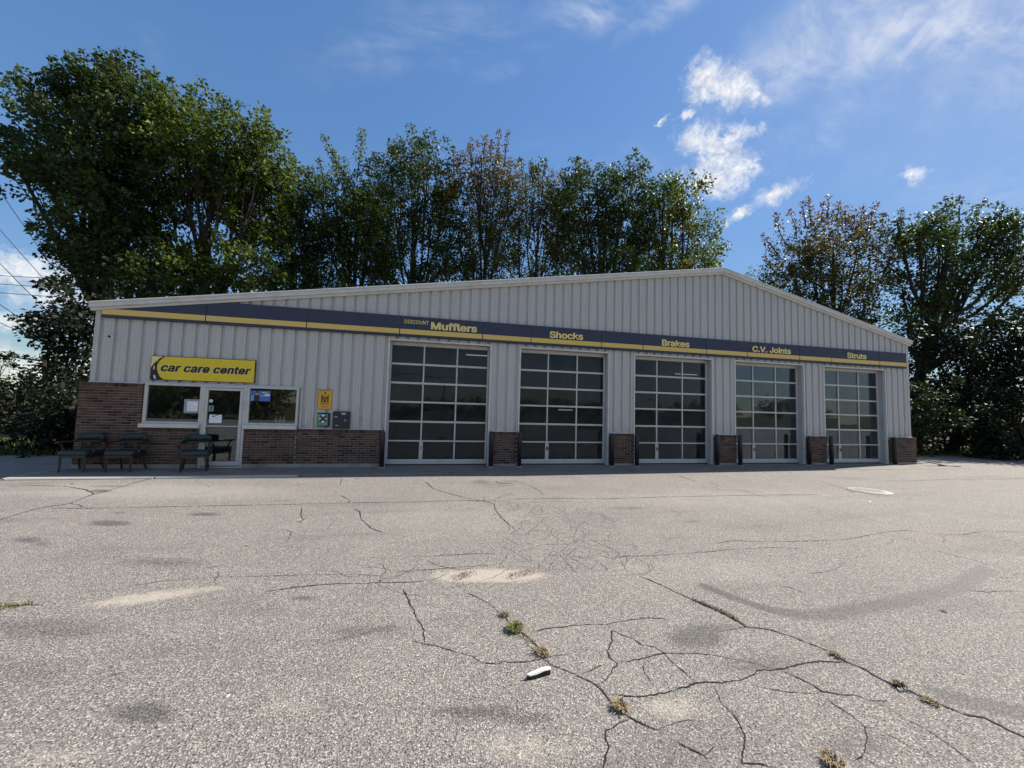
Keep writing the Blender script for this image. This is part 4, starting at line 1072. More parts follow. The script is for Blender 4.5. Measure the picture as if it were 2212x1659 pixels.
# ------------------------------------------------------------------ small things on the ground
def tuft(px, py, r, n, h, mat, label, flat=.5, elong=None):
    g = gp((px, py)); z = lot_z(*g); o = empty('grass_tuft', (g[0], g[1], z)); tag(o, label, 'grass tuft', 'grass tufts growing in the cracks')
    rg = random.Random(int(px*7+py)); mb = MB()
    for _ in range(n):
        a = rg.uniform(0, 2*PI); rr_ = r*.46*math.sqrt(rg.random()); bx, by = rr_*math.cos(a), rr_*math.sin(a)
        if elong is not None:
            t = rg.uniform(-1, 1); bx += elong[0]*t; by += elong[1]*t
        a2 = a+rg.gauss(0, .9); L = h*.8*rg.uniform(.4, 1.15); lean = rg.uniform(.3, 1.3)*flat*2
        dx, dy = math.cos(a2), math.sin(a2); w = .0026
        p1 = (bx+dx*L*.35*lean, by+dy*L*.35*lean, L*.6); p2 = (bx+dx*L*lean, by+dy*L*lean, max(.006, L*(.85-.5*lean*.6)))
        nx_, ny_ = -dy*w, dx*w
        mb.add([(bx-nx_, by-ny_, 0), (bx+nx_, by+ny_, 0), (p1[0]+nx_*.8, p1[1]+ny_*.8, p1[2]), (p1[0]-nx_*.8, p1[1]-ny_*.8, p1[2]), p2], [(0, 1, 2, 3), (3, 2, 4)])
    mb.build('blades', mat, o); return o
def along(p, q): a, b = gp(p), gp(q); return (b-a)/2
tuft(1090, 1330, .07, 90, .05, M['strawgreen'], 'small green tuft topmost in the middle crack, below the sandy hollow')
tuft(1113, 1360, .13, 320, .075, M['strawgreen'], 'largest green tuft in the middle crack')
tuft(1140, 1381, .06, 60, .035, M['straw'], 'sparse tan tuft just below the largest green tuft', elong=(.03, -.05))
tuft(1170, 1411, .09, 150, .055, M['straw'], 'tan tuft in the middle crack above the white scrap', elong=(.015, -.02))
tuft(1340, 1530, .09, 190, .06, M['straw'], 'dry tan tuft at the fork of cracks near the bottom middle')
tuft(1538, 1313, .05, 230, .032, M['deadbrown'], 'long strip of brown dry grass in the right diagonal crack', elong=along((1495, 1295), (1580, 1330)))
tuft(1588, 1337, .04, 70, .035, M['straw'], 'tan tuft at the lower end of the brown strip in the right crack', elong=along((1580, 1331), (1600, 1342)))
tuft(1806, 1418, .05, 110, .045, M['straw'], 'tan tuft midway along the right diagonal crack', elong=along((1795, 1410), (1820, 1425)))
tuft(1945, 1485, .07, 130, .05, M['deadbrown'], 'brown tuft low on the right crack with a pale chip below')
tuft(2010, 1518, .06, 100, .04, M['straw'], 'flat tan tuft lowest on the right crack', elong=along((1998, 1510), (2025, 1524)))
tuft(1800, 1650, .10, 170, .06, M['straw'], 'straw tuft at the very bottom edge of the lot')
tuft(22, 1310, .12, 150, .05, M['strawgreen'], 'low tuft at the far left edge of the lot', elong=(.12, .02))
tuft(653, 1124, .10, 70, .04, M['straw'], 'tiny tan tuft on the left half of the lot', elong=(.02, .12))
tuft(1000, 1244, .16, 150, .03, M['deadbrown'], 'brown litter in the left part of the sandy hollow', elong=(.10, .05))
tuft(1125, 1241, .16, 170, .03, M['deadbrown'], 'brown litter in the right part of the sandy hollow', elong=(.14, .05))

g = gp((1163, 1461)); o = empty('scrap_piece', (g[0], g[1], lot_z(*g)+.002), .16); tag(o, 'torn scrap with white top and black edge lying on the asphalt', 'scrap')
mb = MB(); out_ = [(-.092, -.006), (-.07, -.016), (-.02, -.018), (.04, -.016), (.086, -.014), (.094, .002), (.085, .016), (.03, .02), (-.03, .018), (-.065, .012)]
n = len(out_)
mb.add([(x*.96, y, 0) for x, y in out_]+[(x, y, .028+.006*math.sin(x*30)) for x, y in out_], [tuple(reversed(range(n)))]+[(i, (i+1) % n, n+(i+1) % n, n+i) for i in range(n)]); mb.build('underside', M['scrapdark'], o)
mb = MB(); mb.add([(x, y, .0285+.006*math.sin(x*30)) for x, y in out_]+[(x*.97, y*.8, .036+.006*math.sin(x*30)) for x, y in out_], [tuple(range(n, 2*n))]+[(i, (i+1) % n, n+(i+1) % n, n+i) for i in range(n)]); mb.build('top_face', M['scrap'], o)
g = gp((1948, 1491)); mb = MB(); mb.add([(-.03, -.01, .0), (.03, -.012, .0), (.034, .01, .0), (-.026, .012, .0), (-.028, -.008, .010), (.028, -.01, .012), (.03, .008, .010), (-.024, .010, .012)], [(3, 2, 1, 0), (4, 5, 6, 7), (0, 1, 5, 4), (1, 2, 6, 5), (2, 3, 7, 6), (3, 0, 4, 7)])
tag(mb.build('paper_scrap', M['scrap'], None, (g[0], g[1], lot_z(*g)+.002)), 'small pale chip beside the brown tuft in the right crack', 'scrap')
# fallen leaves and chips
leafpts = [(R1(315, 100), 'fallen tan leaf in front of the leftmost chairs'), (R1(1118, 68), 'pale leaf against the apron edge right of the office door'), (R1(1300, 95), 'tan leaf on the asphalt left of the first bay'),
           (R1(1545, 78), 'brown leaf at the shadow edge before the first bay'), (R1(1070, 365), 'thin brown twig-like leaf on the left half of the lot'), (R2(1120, 408), 'brown curled leaf right of the crazed patch'),
           (R2(1548, 178), 'pale flake near the manhole cover'), (R1(990, 1018), 'small white chip on the lower left of the lot'), (R1(905, 108), 'pale leaf nearer the door side of the lot'), (R2(1865, 652), 'dark crumb on the right side of the lot')]
for i, (p, lab) in enumerate(leafpts):
    g = gp(p); far = (.5 if i == 6 else .8) if p[1] < 1120 else (.2 if i == 7 else .4); o = empty('fallen_leaf', (g[0], g[1], lot_z(*g)+.004), random.uniform(0, 6)); tag(o, lab, 'leaf', 'litter on the lot')
    L = .085*far; mb = MB()
    mb.add([(-L, 0, .0), (-L*.2, -L*.45, .012*far), (L*.5, -L*.3, .010), (L, 0, .022*far), (L*.4, L*.35, .016*far), (-L*.3, L*.45, .006), (0, 0, .002)], [(0, 1, 6), (1, 2, 6), (2, 3, 6), (3, 4, 6), (4, 5, 6), (5, 0, 6)])
    mb.build('blade', M['scrapdark'] if i == 9 else (M['scrap'] if i in (1, 6, 7, 8) else M['leaflitter']), o)

# manhole cover and small valve cover
g = gp((1878, 1061)); o = empty('manhole_cover', (g[0], g[1], lot_z(*g)+.004)); tag(o, 'round iron manhole cover shining in the sun on the right', 'manhole cover')
mb = MB(); mb.lathe([(.43, 0), (.43, .008), (.37, .010), (.365, .004)], n=40); mb.build('ring', M['iron'], o)
mb = MB(); mb.lathe([(.36, .001), (.36, .014), (.33, .016)], n=40)
for i in range(-4, 5):
    for j in range(-4, 5):
        if math.hypot(i, j)*.07 < .29: mb.bbox(i*.07-.02, i*.07+.02, j*.07-.02, j*.07+.02, .0165, .021, .003)
mb.build('lid', M['iron'], o)
g = gp((1091, 1041)); o = empty('valve_cover', (g[0], g[1], lot_z(*g)+.004)); tag(o, 'dull grey round valve cover close to the second bay', 'valve cover')
mb = MB(); mb.lathe([(.22, 0), (.22, .006), (.19, .010)], n=32); mb.build('lid', M['concrete'], o)
# boards lying at the right corner of the brick
for i, (x, y, rz, L, lab) in enumerate(((19.2, -.55, -.25, .7, 'weathered broken board leaning at the right brick corner'), (19.75, -.62, -.1, .9, 'weathered board lying flat beyond the right brick corner'))):
    mb = MB(); mb.bbox(-L/2, L/2, -.06, .06, 0, .03, .006); o = tag(mb.build('broken_board', M['board'], None, (x, y, .003 + (.06 if i == 0 else 0))), lab, 'board', 'boards at the right corner'); o.rotation_euler = (0, .16 if i == 0 else 0, rz)

# ------------------------------------------------------------------ trees
def leaf_arrays(anchor, dirs, L, rad, n_per, size, rng, droop, auto, bright):
    """Leaves of many sprays: returns vertices (n,4,3) and tints (n,3)."""
    S_ = len(anchor); k = n_per; idx = np.repeat(np.arange(S_), k); n = len(idx)
    t = rng.random(n)**.8; d = dirs[idx]; a = rng.normal(size=(n, 3)); a -= (a*d).sum(1, keepdims=True)*d
    off = a*(rad[idx]*(1.0-.55*t)*.62)[:, None]
    pos = anchor[idx]+d*(L[idx]*(t-.25))[:, None]+off
    pos[:, 2] -= droop*(np.abs(off).sum(1))*.5*rng.random(n)
    ax = d*.55+rng.normal(size=(n, 3))*.55+off/(rad[idx][:, None]+.05)*.6; ax[:, 2] -= droop*.7; ax /= np.linalg.norm(ax, axis=1, keepdims=True)+1e-9
    nr = rng.normal(size=(n, 3))*.75; nr[:, 2] += .85; nr -= (nr*ax).sum(1, keepdims=True)*ax; nr /= np.linalg.norm(nr, axis=1, keepdims=True)+1e-9
    sd = np.cross(ax, nr); sz = size*rng.uniform(.6, 1.3, n); w = sz*rng.uniform(.28, .42, n)
    v0 = pos; v2 = pos+ax*sz[:, None]; mid = pos+ax*(sz*.45)[:, None]+nr*(sz*.10)[:, None]
    v1 = mid+sd*w[:, None]; v3 = mid-sd*w[:, None]; v2 = v2-nr*(sz*.12)[:, None]
    br = np.clip(bright[idx]+rng.normal(size=n)*.22, 0, 1); au = np.clip(auto[idx]*rng.uniform(.5, 1.3, n), 0, 1)
    return np.stack([v0, v1, v2, v3], 1), np.stack([br, au, rng.random(n)], 1)

def make_crown(parent, LV, TT, mat, name='crown'):
    V = LV.reshape(-1, 3); q = np.arange(len(V)).reshape(-1, 4)
    me = fast_mesh(name, V, quads=q); ca = me.color_attributes.new('tint', 'FLOAT_COLOR', 'POINT')
    c = np.repeat(np.concatenate([TT, np.ones((len(TT), 1))], 1), 4, axis=0).astype(np.float32); ca.data.foreach_set('color', c.ravel())
    return link_mesh(name, me, mat, parent)

def tree(name, label, base_px, D, lobes, mat, seed, cat='tree', group='trees behind the building', spires=(), dens=7.0, nleaf=34, leaf=.21, droop=.6, upb=.35, auto=0.0, auto_top=0.0, trunk_r=.28, bright=.45, rscale=1.0, thick=.75):
    """Lobes are (px, py, rx, ry[, depth offset]) in the picture at distance D along the optical axis."""
    rng = np.random.default_rng(seed); sc = D/F_PX
    lo = []
    for l in lobes:
        dd = l[4] if len(l) > 4 else rng.uniform(-.12, .12)*D*.5
        P = at_depth(l[0], l[1], D+dd); lo.append((P, l[2]*(D+dd)/F_PX, l[3]*(D+dd)/F_PX))
    b = at_depth(base_px, 850, D); base = np.array([b[0], b[1], -.12])
    root = empty(name, tuple(base)); tag(root, label, cat, group)
    anch, dirs, who = [], [], []
    for li, (P, rx, rz) in enumerate(lo):
        ry = .5*(rx+rz)*thick+.5; n = int(dens*PI*rx*rz*.62)+4
        u = rng.normal(size=(n, 3)); u /= np.linalg.norm(u, axis=1, keepdims=True); r = rng.random(n)**.42
        rad_ = np.array([rx, ry, rz]); q = P+u*rad_*r[:, None]*(1+.12*rng.normal(size=(n, 1)))
        d = u*np.array([1, 1, .8])+rng.normal(size=(n, 3))*.35; d[:, 2] += upb; d /= np.linalg.norm(d, axis=1, keepdims=True)
        anch.append(q); dirs.append(d); who += [li]*n
    A = np.concatenate(anch); Dn = np.concatenate(dirs); who = np.array(who)
    # thin out clumpily so that the sky shows through
    cell = np.floor(A/1.15).astype(int); hsh = np.abs(np.sin(cell@np.array([12.9898, 78.233, 37.719]))*43758.5453) % 1
    keep = hsh > .19; A, Dn, who = A[keep], Dn[keep], who[keep]; hsh = hsh[keep]
    n = len(A); Ls = rng.uniform(.7, 1.35, n)*rscale; Rs = rng.uniform(.32, .62, n)*rscale
    ztop = A[:, 2].max(); zlow = A[:, 2].min(); h = (A[:, 2]-zlow)/(ztop-zlow+.01)
    au = np.clip(auto+rng.normal(size=n)*.12*(auto > 0)+auto_top*np.clip((h-.55)/.4, 0, 1)*rng.uniform(.3, 1.2, n), 0, 1)
    br = np.clip(bright+(hsh-.55)*.55+rng.normal(size=n)*.10, 0, 1)
    LV, TT = leaf_arrays(A, Dn, Ls, Rs, int(nleaf*1.35), leaf*.92, rng, droop, au, br)
    # plumes: leading shoots that stand out of the crown
    tubes = MB()
    for s_ in spires:
        P0 = at_depth(s_[0], s_[1], D); P1 = at_depth(s_[2], s_[3], D); w = s_[4]*sc; sa = s_[5] if len(s_) > 5 else auto
        L = np.linalg.norm(P1-P0); m_ = max(2, int(L/.35)); tt = np.linspace(0, 1, m_)
        bend = rng.normal(size=3)*.05*L
        pts = P0+(P1-P0)*tt[:, None]+np.outer(np.sin(tt*PI), bend); dr_ = np.repeat(((P1-P0)/L)[None], m_, 0)
        lv, t2 = leaf_arrays(pts, dr_, np.full(m_, .45), w*(1.15-.75*tt)+.05, max(10, int(26*w/.4)), leaf*.85, rng, .25, np.clip(np.full(m_, sa)*(.4+.8*tt), 0, 1), np.full(m_, bright+.15))
        LV = np.concatenate([LV, lv]); TT = np.concatenate([TT, t2]); sp = pts[::max(1, m_//5)]; tubes.tube([tuple(p) for p in sp], list(np.linspace(.05, .012, len(sp))), 5)
    make_crown(root, LV-base, TT, mat)
    # wood: trunk, limbs to every lobe, branches to a share of the sprays
    C0 = np.mean([l[0] for l in lo], axis=0); zfork = max(2.0, base[2]+.34*(C0[2]-base[2]))
    top = np.array([C0[0]*.75+base[0]*.25, C0[1], min(ztop-1.5, C0[2]+.35*(ztop-C0[2]))])
    tr_pts = [base]
    for t in (.15, .35, .55, .75, 1.0):
        p = base+(top-base)*t; p[:2] += rng.normal(size=2)*.12; tr_pts.append(p)
    tubes.tube([tuple(p) for p in tr_pts], [trunk_r*1.35, trunk_r, trunk_r*.85, trunk_r*.65, trunk_r*.42, trunk_r*.18], 9)
    tr_arr = np.array(tr_pts)
    for li, (P, rx, rz) in enumerate(lo):
        tz = base[2]+max(.25, rng.uniform(.35, .6))*(P[2]-base[2]); 
        i = int(np.argmin(np.abs(tr_arr[:, 2]-tz))); i = max(1, min(i, len(tr_arr)-1)); S0 = tr_arr[i]
        mid = S0*.5+P*.5+np.array([0, 0, -.08*np.linalg.norm(P-S0)])+rng.normal(size=3)*.2; end = P+np.array([0, 0, rz*.5])
        tubes.tube([tuple(S0), tuple((S0+mid)/2+rng.normal(size=3)*.1), tuple(mid), tuple(P), tuple(end)], [trunk_r*.42, trunk_r*.36, trunk_r*.28, trunk_r*.16, .02], 6)
        sel = np.where(who == li)[0]
        for j in rng.choice(sel, min(len(sel), max(4, len(sel)//5)), replace=False):
            f_ = rng.random(); st = mid*(1-f_)+P*f_; e = A[j]; mm = (st+e)/2+rng.normal(size=3)*.12; mm[2] -= .1
            tubes.tube([tuple(st), tuple(mm), tuple(e)], [.045, .03, .012], 4, caps=False)
    tm = tubes.mesh('trunk'); tm.transform(Matrix.Translation(Vector(-base))); link_mesh('trunk', tm, M['bark'], root)
    return root, (LV, TT)

tree('maple_tree', 'huge dark green tree at the far left of the picture', 235, 22, [(140, 225, 66, 46), (250, 215, 88, 56), (78, 310, 44, 60), (180, 320, 120, 90), (300, 290, 90, 95), (110, 405, 66, 44), (250, 420, 130, 90), (230, 510, 86, 70), (310, 520, 90, 70), (220, 600, 90, 60), (330, 610, 90, 50), (190, 190, 46, 34), (285, 180, 44, 36), (44, 372, 22, 32), (195, 560, 44, 48)],
     M['leafdark'], 21, dens=9.77, nleaf=40, leaf=.23, bright=.42, trunk_r=.42, 
     spires=[(250, 200, 247, 122, 20), (290, 190, 292, 128, 18), (150, 190, 155, 128, 26), (330, 210, 335, 165, 16), (50, 220, 45, 155, 18), (25, 330, 5, 325, 14), (200, 170, 205, 132, 20)])
tree('maple_tree', 'sunlit yellow-green tree with forked trunk right of the huge dark one', 415, 23, [(400, 260, 55, 70), (420, 330, 90, 95), (490, 310, 60, 70), (530, 370, 75, 85), (575, 340, 38, 62), (455, 420, 90, 55), (570, 440, 52, 65), (545, 510, 75, 60), (470, 590, 100, 48), (580, 580, 55, 60), (365, 400, 55, 60), (380, 560, 50, 40)],
     M['leaflight'], 22, dens=9.20, nleaf=38, leaf=.22, bright=.52, trunk_r=.32, spires=[(370, 240, 372, 180, 18), (415, 250, 412, 195, 16), (470, 270, 478, 215, 20), (510, 300, 520, 235, 18), (575, 300, 573, 245, 18), (605, 350, 615, 325, 12), (395, 480, 412, 420, 14)])
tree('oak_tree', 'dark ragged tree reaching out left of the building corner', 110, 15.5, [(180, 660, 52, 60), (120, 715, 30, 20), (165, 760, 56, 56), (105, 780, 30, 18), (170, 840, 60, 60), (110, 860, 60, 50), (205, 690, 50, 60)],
     M['leafshade'], 23, dens=13.00, nleaf=36, leaf=.19, bright=.28, trunk_r=.2, rscale=.8, spires=[(120, 715, 36, 690, 16), (110, 725, 55, 712, 14), (110, 780, 20, 770, 15), (100, 790, 50, 788, 12)])
tree('oak_tree', 'dark low-crowned tree between the yellow-green tree and the plumed one', 650, 27, [(660, 640, 81, 42), (650, 440, 67, 64), (690, 500, 85, 74), (630, 540, 73, 64), (720, 560, 85, 48), (640, 600, 73, 40), (610, 480, 37, 64)], M['leafdark'], 24, dens=7.95, nleaf=30, leaf=.22, bright=.34)
tree('silver_maple', 'olive tree with two tall leafy plumes left of centre', 750, 29, [(760, 625, 98, 42), (725, 425, 71, 45), (780, 430, 61, 47), (745, 475, 104, 64), (800, 500, 76, 64), (745, 540, 92, 53), (790, 580, 85, 38), (690, 405, 32, 25), (815, 455, 40, 50), (830, 545, 46, 50)], M['leaflight'], 25, dens=7.17, nleaf=26, leaf=.2, bright=.45, droop=.45,
     spires=[(745, 380, 703, 300, 13), (770, 390, 782, 288, 15), (725, 370, 722, 335, 14), (690, 390, 668, 368, 13), (795, 380, 806, 338, 12), (760, 440, 745, 350, 14), (810, 470, 822, 400, 16), (700, 420, 690, 350, 12)])
tree('oak_tree', 'round-topped dark tree standing between the plumed and the red-topped trees', 893, 30, [(890, 615, 98, 42), (888, 345, 56, 36), (925, 350, 51, 47), (845, 385, 56, 40), (905, 400, 85, 53), (860, 460, 85, 58), (935, 460, 67, 64), (890, 540, 104, 58), (840, 560, 73, 42), (940, 570, 61, 42), (968, 440, 34, 46), (975, 540, 42, 56)], M['leafdark'], 26, dens=7.04, nleaf=28, leaf=.22, bright=.40, trunk_r=.3,
     spires=[(875, 350, 870, 312, 14), (905, 340, 903, 310, 14), (862, 335, 848, 325, 12)])
tree('red_maple', 'tree with a rusty red top just left of the middle of the row', 1045, 30, [(1030, 610, 85, 38), (1040, 365, 54, 36), (1072, 390, 41, 45), (1030, 410, 73, 53), (1060, 460, 85, 64), (1015, 510, 67, 64), (1070, 540, 73, 58), (1020, 580, 73, 32), (1100, 430, 34, 42), (1095, 520, 40, 56), (985, 470, 34, 50)], M['leafred'], 27, dens=6.55, nleaf=26, leaf=.19, bright=.48, auto=.06, auto_top=.75, droop=.5,
     spires=[(1045, 350, 1050, 305, 12, .95), (1075, 350, 1077, 288, 9, .8), (1090, 360, 1097, 292, 8, .8), (1020, 360, 1015, 318, 14, .9), (1060, 350, 1062, 310, 10, .9), (1000, 400, 990, 350, 14, .8)])
tree('red_maple', 'slim olive tree between the red-topped tree and the twin dark crowns', 1140, 31, [(1145, 610, 73, 36), (1135, 390, 41, 36), (1172, 400, 37, 45), (1150, 450, 68, 49), (1120, 500, 55, 53), (1180, 500, 55, 64), (1150, 565, 81, 45), (1205, 450, 34, 46), (1210, 540, 40, 50)], M['leafred'], 28, dens=6.47, nleaf=26, leaf=.19, bright=.55, auto=.12, auto_top=.2, droop=.5, trunk_r=.2,
     spires=[(1130, 380, 1125, 352, 12), (1150, 400, 1148, 362, 12), (1175, 380, 1178, 352, 12), (1165, 400, 1160, 368, 12)])
tree('oak_tree', 'dark twin-crowned tree left of the roof peak', 1285, 30, [(1270, 590, 98, 36), (1255, 400, 51, 49), (1290, 395, 49, 38), (1362, 385, 37, 36), (1345, 425, 67, 48), (1270, 450, 88, 53), (1340, 490, 81, 53), (1255, 520, 81, 58), (1310, 560, 98, 38), (1215, 470, 39, 70), (1392, 440, 34, 38), (1385, 520, 44, 50)], M['leafdark'], 29, dens=7.14, nleaf=30, leaf=.22, bright=.46, trunk_r=.3,
     spires=[(1255, 390, 1250, 355, 14), (1280, 380, 1290, 362, 12), (1362, 375, 1358, 346, 14), (1385, 400, 1388, 365, 12)])
tree('oak_tree', 'green tree nearest the left of the roof peak', 1440, 30, [(1440, 585, 110, 32), (1432, 425, 49, 38), (1475, 435, 51, 42), (1425, 480, 73, 53), (1490, 490, 63, 49), (1445, 545, 98, 45), (1520, 545, 41, 36), (1400, 560, 67, 36)], M['leaflight'], 30, dens=6.80, nleaf=30, leaf=.22, bright=.40, auto=.05, trunk_r=.26,
     spires=[(1432, 410, 1428, 385, 12), (1470, 420, 1478, 395, 12), (1500, 430, 1508, 402, 10, .7), (1530, 530, 1552, 500, 14), (1535, 555, 1552, 540, 12)])
tree('red_maple', 'broad tree with red plumes right of the roof peak', 1800, 28, [(1800, 720, 90, 50), (1740, 540, 52, 48), (1800, 525, 52, 46), (1705, 575, 38, 34), (1770, 570, 80, 60), (1850, 560, 56, 54), (1720, 610, 60, 40), (1820, 630, 80, 55), (1880, 610, 50, 56), (1770, 660, 70, 40), (1890, 690, 60, 40)], M['leafred'], 31, dens=7.14, nleaf=28, leaf=.2, bright=.42, auto=.14, auto_top=.8, droop=.35, upb=.6, trunk_r=.3,
     spires=[(1680, 550, 1652, 515, 12, .8), (1700, 530, 1678, 470, 13, .85), (1720, 510, 1708, 465, 13, .8), (1740, 490, 1733, 445, 12, .85), (1752, 490, 1747, 435, 11, .9), (1775, 480, 1778, 448, 14, .8), (1785, 470, 1788, 432, 12, .9), (1805, 480, 1812, 445, 12, .9), (1825, 490, 1826, 455, 12, .7), (1860, 510, 1862, 455, 12, .9), (1880, 500, 1890, 448, 12, .9), (1870, 520, 1878, 470, 12, .9), (1900, 520, 1908, 470, 12, .7), (1690, 600, 1656, 560, 12, .6), (1700, 640, 1665, 600, 12, .5), (1910, 590, 1935, 520, 14, .8), (1850, 500, 1846, 462, 10, .8)])
tree('oak_tree', 'tall dark tree with bare forked limbs at the right edge', 1965, 27, [(1960, 720, 80, 50), (2110, 600, 70, 50), (1940, 490, 40, 36), (1985, 500, 46, 40), (2072, 475, 50, 36), (2030, 520, 60, 45), (2120, 500, 55, 42), (2160, 490, 36, 40), (2110, 560, 90, 40), (2000, 570, 60, 50), (2190, 545, 40, 50), (2190, 610, 46, 34), (2080, 640, 80, 34), (1950, 640, 55, 50), (2150, 680, 60, 36), (2235, 580, 50, 60), (2010, 640, 40, 40)], M['leafdark'], 32, dens=7.36, nleaf=28, leaf=.22, bright=.40, trunk_r=.36,
     spires=[(2072, 465, 2072, 436, 12), (1945, 480, 1945, 462, 12), (2160, 480, 2165, 455, 12), (2190, 520, 2200, 480, 12)])
tree('oak_tree', 'dark bushy tree filling the space beside the right corner of the building', 2045, 22, [(2010, 760, 55, 50), (2070, 740, 70, 50), (2150, 740, 70, 50), (2030, 830, 60, 60), (2110, 820, 80, 60), (2190, 800, 60, 70), (2100, 900, 80, 60), (2180, 880, 70, 60), (2100, 955, 90, 36), (2190, 960, 70, 34), (2020, 900, 60, 50), (2240, 740, 50, 60)], M['leafshade'], 33, dens=9.80, nleaf=34, leaf=.2, bright=.28, trunk_r=.24)
tree('oak_tree', 'small light-leaved sapling peeking over the right roof slope', 1640, 30, [(1640, 603, 22, 16), (1665, 625, 30, 22), (1700, 650, 36, 26)], M['leaflight'], 34, dens=7.80, nleaf=26, leaf=.2, bright=.6, trunk_r=.08)
# shrubs
def shrub(label, base, D, lobes, mat, seed, **kw):
    a = dict(dens=11, nleaf=34, leaf=.15, droop=.4, rscale=.65, trunk_r=.07, cat='shrub', group='shrubs beside the building', bright=.3); a.update(kw)
    tree('shrub', label, base, D, lobes, mat, seed, **a)
shrub('dark shrub mass against the left wall of the shop', 150, 12.9, [(140, 900, 60, 50), (170, 850, 40, 60), (110, 950, 60, 40), (165, 950, 40, 40), (185, 900, 22, 60)], M['leafshade'], 41, bright=.2)
shrub('leafy shrub with paler leaves at the left edge of the picture', 40, 12.6, [(30, 880, 50, 60), (40, 950, 60, 40), (0, 850, 40, 40), (-30, 930, 50, 60)], M['leafshade'], 42, bright=.35)
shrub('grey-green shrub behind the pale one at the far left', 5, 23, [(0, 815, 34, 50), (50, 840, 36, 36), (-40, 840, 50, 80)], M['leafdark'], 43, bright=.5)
shrub('sunlit green shrub touching the right brick corner', 2010, 19, [(2000, 850, 32, 50), (2010, 910, 40, 50), (2015, 960, 42, 36), (1990, 880, 20, 60)], M['leafshade'], 44, bright=.8)
shrub('dark rounded shrub in the middle of the right-hand thicket', 2110, 19, [(2080, 920, 50, 50), (2130, 900, 60, 55), (2110, 965, 70, 34), (2060, 970, 40, 28)], M['leafshade'], 45, bright=.22)
shrub('dark shrub at the right edge of the picture', 2200, 19, [(2190, 890, 60, 70), (2200, 960, 60, 36), (2250, 920, 60, 80)], M['leafshade'], 46, bright=.25)

# woods and hill behind the camera (seen mirrored in the glass)
def woods(name, pts, mat, seed, h, n_each, leaf):
    rng = np.random.default_rng(seed); A = []
    for (x, y, w, hh) in pts:
        n = n_each; u = rng.normal(size=(n, 3)); u /= np.linalg.norm(u, axis=1, keepdims=True); r = rng.random(n)**.4
        A.append(np.array([x, y, hh*.55])+u*np.array([w, w*.6, hh*.5])*r[:, None])
    A = np.concatenate(A); n = len(A); D_ = rng.normal(size=(n, 3)); D_[:, 2] += .4; D_ /= np.linalg.norm(D_, axis=1, keepdims=True)
    hs = rng.random(n)
    LV, TT = leaf_arrays(A, D_, np.full(n, 1.6), np.full(n, .9), 12, leaf, rng, .4, np.where(hs > .8, .5, .05), np.clip(.35+rng.normal(size=n)*.25, 0, 1))
    o = make_crown(None, LV, TT, mat, name); return o
rw = random.Random(4)
tag(woods('woodland', [(-95+i*6.2+rw.uniform(-2, 2), -62+rw.uniform(-5, 5), rw.uniform(3.5, 5.5), rw.uniform(6.5, 11)) for i in range(12)]+[(-46+i*3.3+rw.uniform(-1, 1), -33+rw.uniform(-2.5, 2.5), rw.uniform(1.6, 2.6), rw.uniform(2.4, 4.2)) for i in range(10)], M['leaflight'], 61, 9, 150, .42), 'wood of tall mixed trees across the road', 'woodland', kind='stuff')
tag(woods('hedgerow', [(-10+i*9+rw.uniform(-3, 3), -115+rw.uniform(-6, 6), rw.uniform(5, 8), rw.uniform(2.5, 5.2)+max(0, i-6)*.35) for i in range(20)], M['leafdark'], 62, 5, 70, .8), 'low line of trees on the far side of the road', 'woodland', kind='stuff')
up = empty('utility_pole', (2.8, -70, -.12)); tag(up, 'wooden utility pole with crossarm mirrored in the first bay door', 'pole')
mb = MB(); mb.tube([(0, 0, 0), (0, 0, 8.6)], [.17, .11], 10); mb.build('post', M['polewood'], up); mb = MB(); mb.box(-1.25, 1.25, -.16, -.04, 8.15, 8.28); mb.box(-.9, .9, -.16, -.04, 6.4, 6.5); mb.build('crossarm', M['polewood'], up)
mb = MB()
for x in (-1.1, -.4, .4, 1.1): mb.lathe([(.04, 8.28), (.06, 8.34), (.03, 8.42)], x, -.1, 8)
mb.build('insulator', M['greyp'], up)
def cable(p, q, sag, r, label, group, n=14):
    p, q = np.array(p, float), np.array(q, float); pts = [tuple(p+(q-p)*t-np.array([0, 0, sag*4*t*(1-t)])) for t in np.linspace(0, 1, n)]
    mb = MB(); mb.tube(pts, r, 5); return tag(mb.build('cable', M['wire']), label, 'cable', group)
for x, lab in ((-1.1, 'outer'), (.4, 'inner'), (1.1, 'near')): cable((2.8+x, -70.1, 8.42), (-60+x, -66, 8.8), 1.0, .03, lab+' overhead cable of the mirrored utility pole, seen in the first bay glass', 'cables of the mirrored utility pole')
cable((2.8, -70, 6.0), (8.2, -69, -.1), 0, .03, 'slanting guy cable of the mirrored utility pole', None)
sl = empty('street_lamp', (52, -70, -.12)); tag(sl, 'twin-headed street lamp mirrored in the third bay door', 'street lamp')
mb = MB(); mb.tube([(0, 0, 0), (0, 0, 5.8)], [.12, .07], 10); mb.build('post', M['bollard'], sl); mb = MB(); mb.tube([(-1.7, 0, 5.75), (1.7, 0, 5.75)], .05, 8); mb.build('arm', M['bollard'], sl)
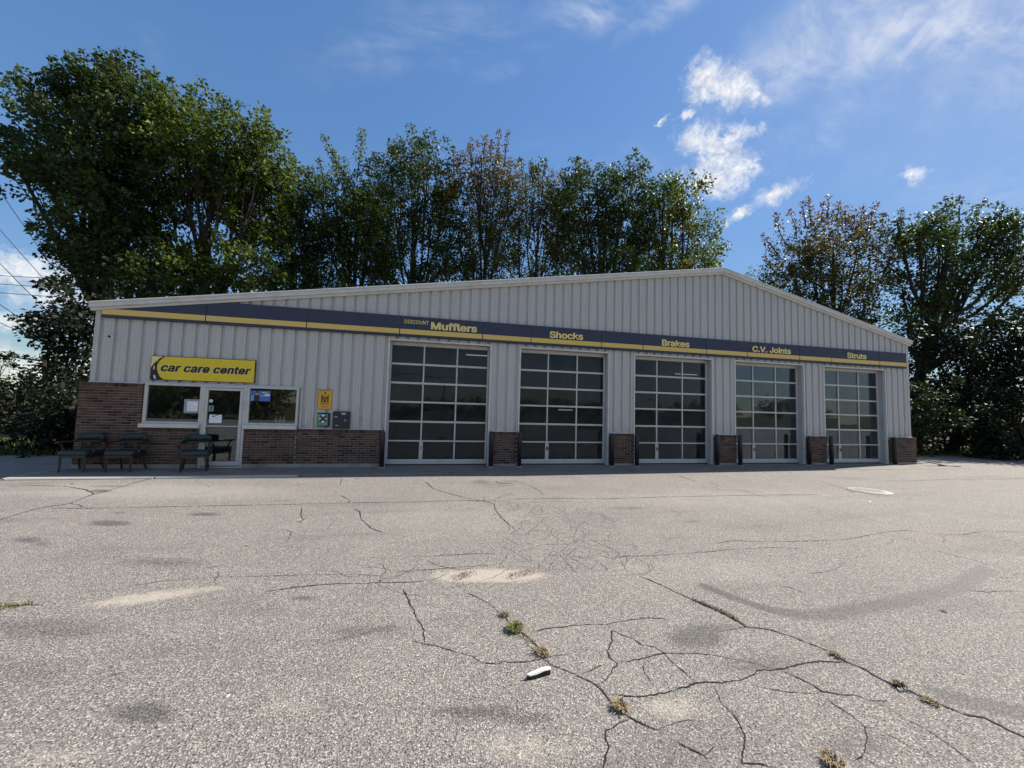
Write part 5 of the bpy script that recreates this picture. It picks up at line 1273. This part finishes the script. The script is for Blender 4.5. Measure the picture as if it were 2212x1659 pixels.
for s_ in (-1, 1): mb = MB(); mb.bbox(s_*1.7-.4, s_*1.7+.4, -.2, .2, 5.68, 5.85, .04); mb.build('lamp_head', M['bollard'], sl)

# overhead cables at the left
lines = [((0, 410), (125, 590), 'uppermost steep cable crossing the sky at the left edge'), ((0, 493), (135, 645), 'second steep cable crossing the sky at the left edge'), ((0, 566), (105, 672), 'third steep cable, over the white cloud at left'),
         ((0, 593), (140, 600), 'topmost of the level cables at the left edge'), ((0, 611), (140, 620), 'middle one of the level cables at the left edge'), ((0, 630), (140, 640), 'lowest of the level cables at the left edge'),
         ((0, 655), (90, 715), 'steep cable just above the reaching dark branch'), ((0, 694), (90, 735), 'lowest slanting cable, running into the dark branch')]
for i, (a, b, lab) in enumerate(lines):
    D_ = 40; A_, B_ = np.array(a, float), np.array(b, float); d = (B_-A_); A2 = A_-d*1.2; B2 = B_+d*(1.0 if i not in (3, 4, 5) else 2.0)
    cable(at_depth(A2[0], A2[1], D_-8 if i not in (3, 4, 5) else D_), at_depth(B2[0], B2[1], D_+4), .15, (.034 if i > 2 else .030), lab, 'overhead cables at the left')

# grass fringe beyond the asphalt (stuff)
def fringe():
    rng = np.random.default_rng(9); V = []; 
    xs = np.concatenate([rng.uniform(-22, -9.3, 5200), rng.uniform(19.6, 45, 5200)]); ys = 2.7+rng.random(len(xs))**1.5*5.0
    n = len(xs); a = rng.uniform(0, 2*PI, n); h = rng.uniform(.08, .34, n); w = .012; lean = rng.uniform(.1, .7, n)
    base = np.stack([xs, ys, np.full(n, -.16)], 1); dx = np.stack([np.cos(a), np.sin(a), np.zeros(n)], 1); sd = np.stack([-np.sin(a), np.cos(a), np.zeros(n)], 1)*w
    tip = base+dx*(h*lean)[:, None]; tip[:, 2] += h; mid = base+dx*(h*lean*.4)[:, None]; mid[:, 2] += h*.6
    LV = np.stack([base, mid+sd, tip, mid-sd], 1); TT = np.stack([rng.random(n), (rng.random(n) > .8)*.6, rng.random(n)], 1)
    tag(make_crown(None, LV, TT, M['leaflight'], 'long_grass'), 'long grass along the edges of the lot', 'grass', kind='stuff')
fringe()
